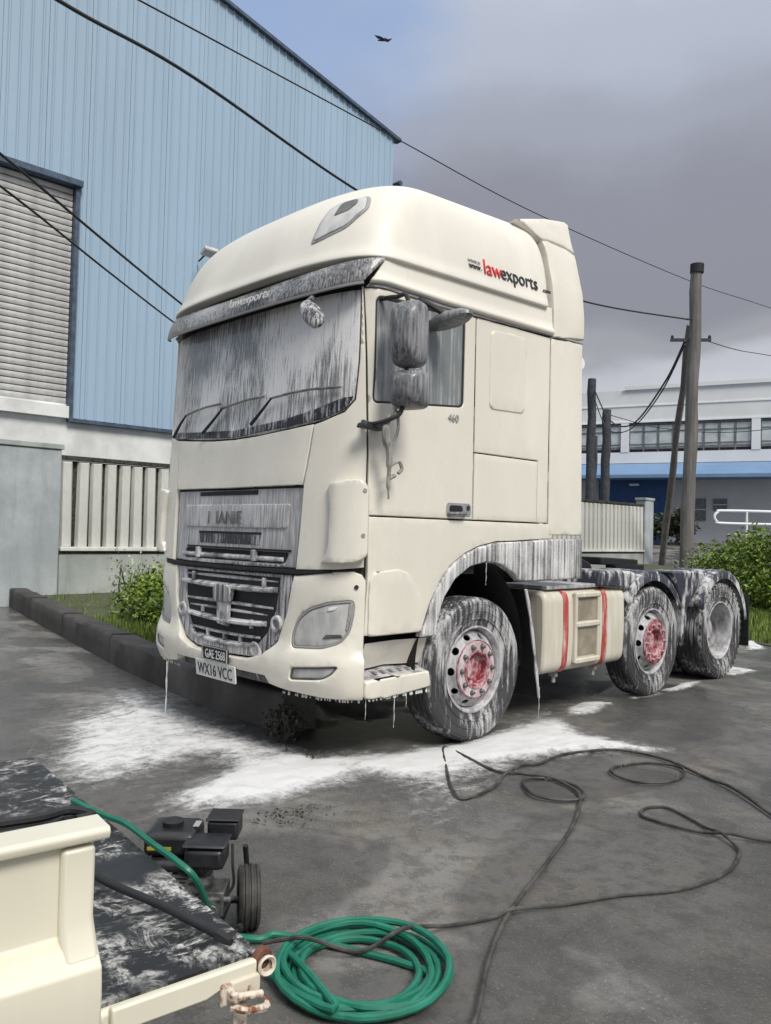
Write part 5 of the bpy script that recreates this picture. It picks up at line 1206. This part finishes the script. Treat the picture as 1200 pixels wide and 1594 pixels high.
def sdf(px, py, poly):
    d = np.full(px.shape, 1e9); ins = np.zeros(px.shape, bool); n_ = len(poly)
    for i in range(n_):
        (ax, ay), (bx, by) = poly[i-1], poly[i]; ex, ey = bx-ax, by-ay
        t = np.clip(((px-ax)*ex+(py-ay)*ey)/(ex*ex+ey*ey+1e-12), 0, 1); d = np.minimum(d, np.hypot(px-ax-t*ex, py-ay-t*ey))
        c = ((ay > py) != (by > py)) & (px < (bx-ax)*(py-ay)/(by-ay+1e-12)+ax); ins ^= c
    return np.where(ins, d, -d)
def foam_mat():
    q = NB('soap_foam'); at_ = q.n('ShaderNodeAttribute', attribute_name='dens'); f = q.noise(42, 5, .75); g_ = q.noise(11, 5, .65, dist=.5); st_ = q.noise(1, 5, .65, (10,3.5,4), .8)
    d = q.math('ADD', q.math('MULTIPLY', at_.outputs['Fac'], .98), q.math('MULTIPLY', q.math('SUBTRACT', f, .5), .8)); d = q.math('ADD', d, q.math('MULTIPLY', q.math('SUBTRACT', g_, .5), 1.1)); d = q.math('ADD', d, q.math('MULTIPLY', q.math('SUBTRACT', st_, .5), 1.0))
    al = q.math('MULTIPLY', q.ramp(d, .05, 1.15), .96); q.color(q.mix(al, (.40,.40,.40), (.72,.72,.72))); q.rough(.7); q.bump(q.math('ADD', f, q.noise(150, 3)), .5, .01); q.l(al, q.b.inputs['Alpha']); MATS['soap_foam'] = q.m
foam_mat()
def foam_sheet(name, label, x0, x1, y0, y1, st, ps):
    nx, ny = int((x1-x0)/st), int((y1-y0)/st); gx, gy = np.meshgrid(np.linspace(x0, x1, nx), np.linspace(y0, y1, ny)); D = np.zeros_like(gx)
    wx = gx+.16*(fbm(gx*2.2, gy*2.2, 4, 5)-.5); wy = gy+.16*(fbm(gx*2.2, gy*2.2, 4, 9)-.5)
    for p, s_, w in ps: D = np.maximum(D, 0)+np.clip(sdf(wx, wy, p)/w+.5, 0, 1)**1.3*s_
    D = np.clip(D, 0, 1.25)
    Hh = .004+.030*np.clip(D-.35, 0, 1)*(.35+1.0*fbm(gx*9, gy*9, 4, 3))
    ids = -np.ones(gx.shape, int); ok = D > .02; cell = ok[:-1,:-1] | ok[1:,:-1] | ok[:-1,1:] | ok[1:,1:]
    use = np.zeros(gx.shape, bool); use[:-1,:-1] |= cell; use[1:,:-1] |= cell; use[:-1,1:] |= cell; use[1:,1:] |= cell
    ids[use] = np.arange(use.sum()); v = np.stack([gx[use], gy[use], Hh[use]], 1).tolist()
    jj, ii = np.nonzero(cell); f = np.stack([ids[jj,ii], ids[jj,ii+1], ids[jj+1,ii+1], ids[jj+1,ii]], 1).tolist()
    o = mesh_obj(name, v, f, 'soap_foam', ang=180); a_ = o.data.attributes.new('dens', 'FLOAT', 'POINT'); a_.data.foreach_set('value', D[use].astype(np.float32)); return tag(o, label, 'foam', kind='stuff')
foam_sheet('soap_foam', 'white soap foam spread over the asphalt round the front wheel', -2.3, 2.6, -1.45, 2.95, .02, polys)
foam_sheet('soap_foam', 'small white foam patches beside the rear wheels', -.1, 1.5, 2.4, 9.5, .03, small)
# foam strings dripping from the bumper and arches (parts of the truck's coat of foam)
for x_, y_, z0, z1, r_ in ((-.78,.03,.43,.02,.013),(1.20,.32,.43,.30,.004),(1.225,.55,.43,.22,.005),(1.225,.66,.43,.34,.004),(1.26,1.42,1.28,1.12,.005),(1.25,2.12,.30,.08,.005)):
    m = MB(); n_ = 8; m.tube([(x_+.0012*math.sin(i*1.7+x_*9), y_+.0012*math.cos(i*1.3), z0+(z1-z0)*i/n_) for i in range(n_+1)], [.6*r_*(1-.5*i/n_+.35*math.sin(i*2.1+x_*7)) for i in range(n_+1)], 6); m.build('foam_drip', 'plate_white', TR)
V, F = [], []; rr = random.Random(11)
drop = None
dm = MB(); dm.lathe([(0,-.006),(.004,-.004),(.005,.0),(.0035,.004),(0,.009)], Matrix.Rotation(R(-90),4,'Y'), 6)
fr_ = MB()
for i in range(150):
    u = rr.uniform(-1.27, 1.28) if i < 110 else SY(rr.uniform(.32,.86)); z = .424 if abs(u) > .62 else .52
    if abs(u) < .62: continue
    p = Vector(CAB(u, .432)); sc3 = rr.uniform(.6,1.5); fr_.add([Vector((q.x*sc3, q.y*sc3, q.z*sc3*1.5))+Vector((p.x*.995, p.y, z-.004)) for q in dm.v], dm.f)
tag(fr_.build('foam_beads', 'plate_white', TR), kind='stuff')
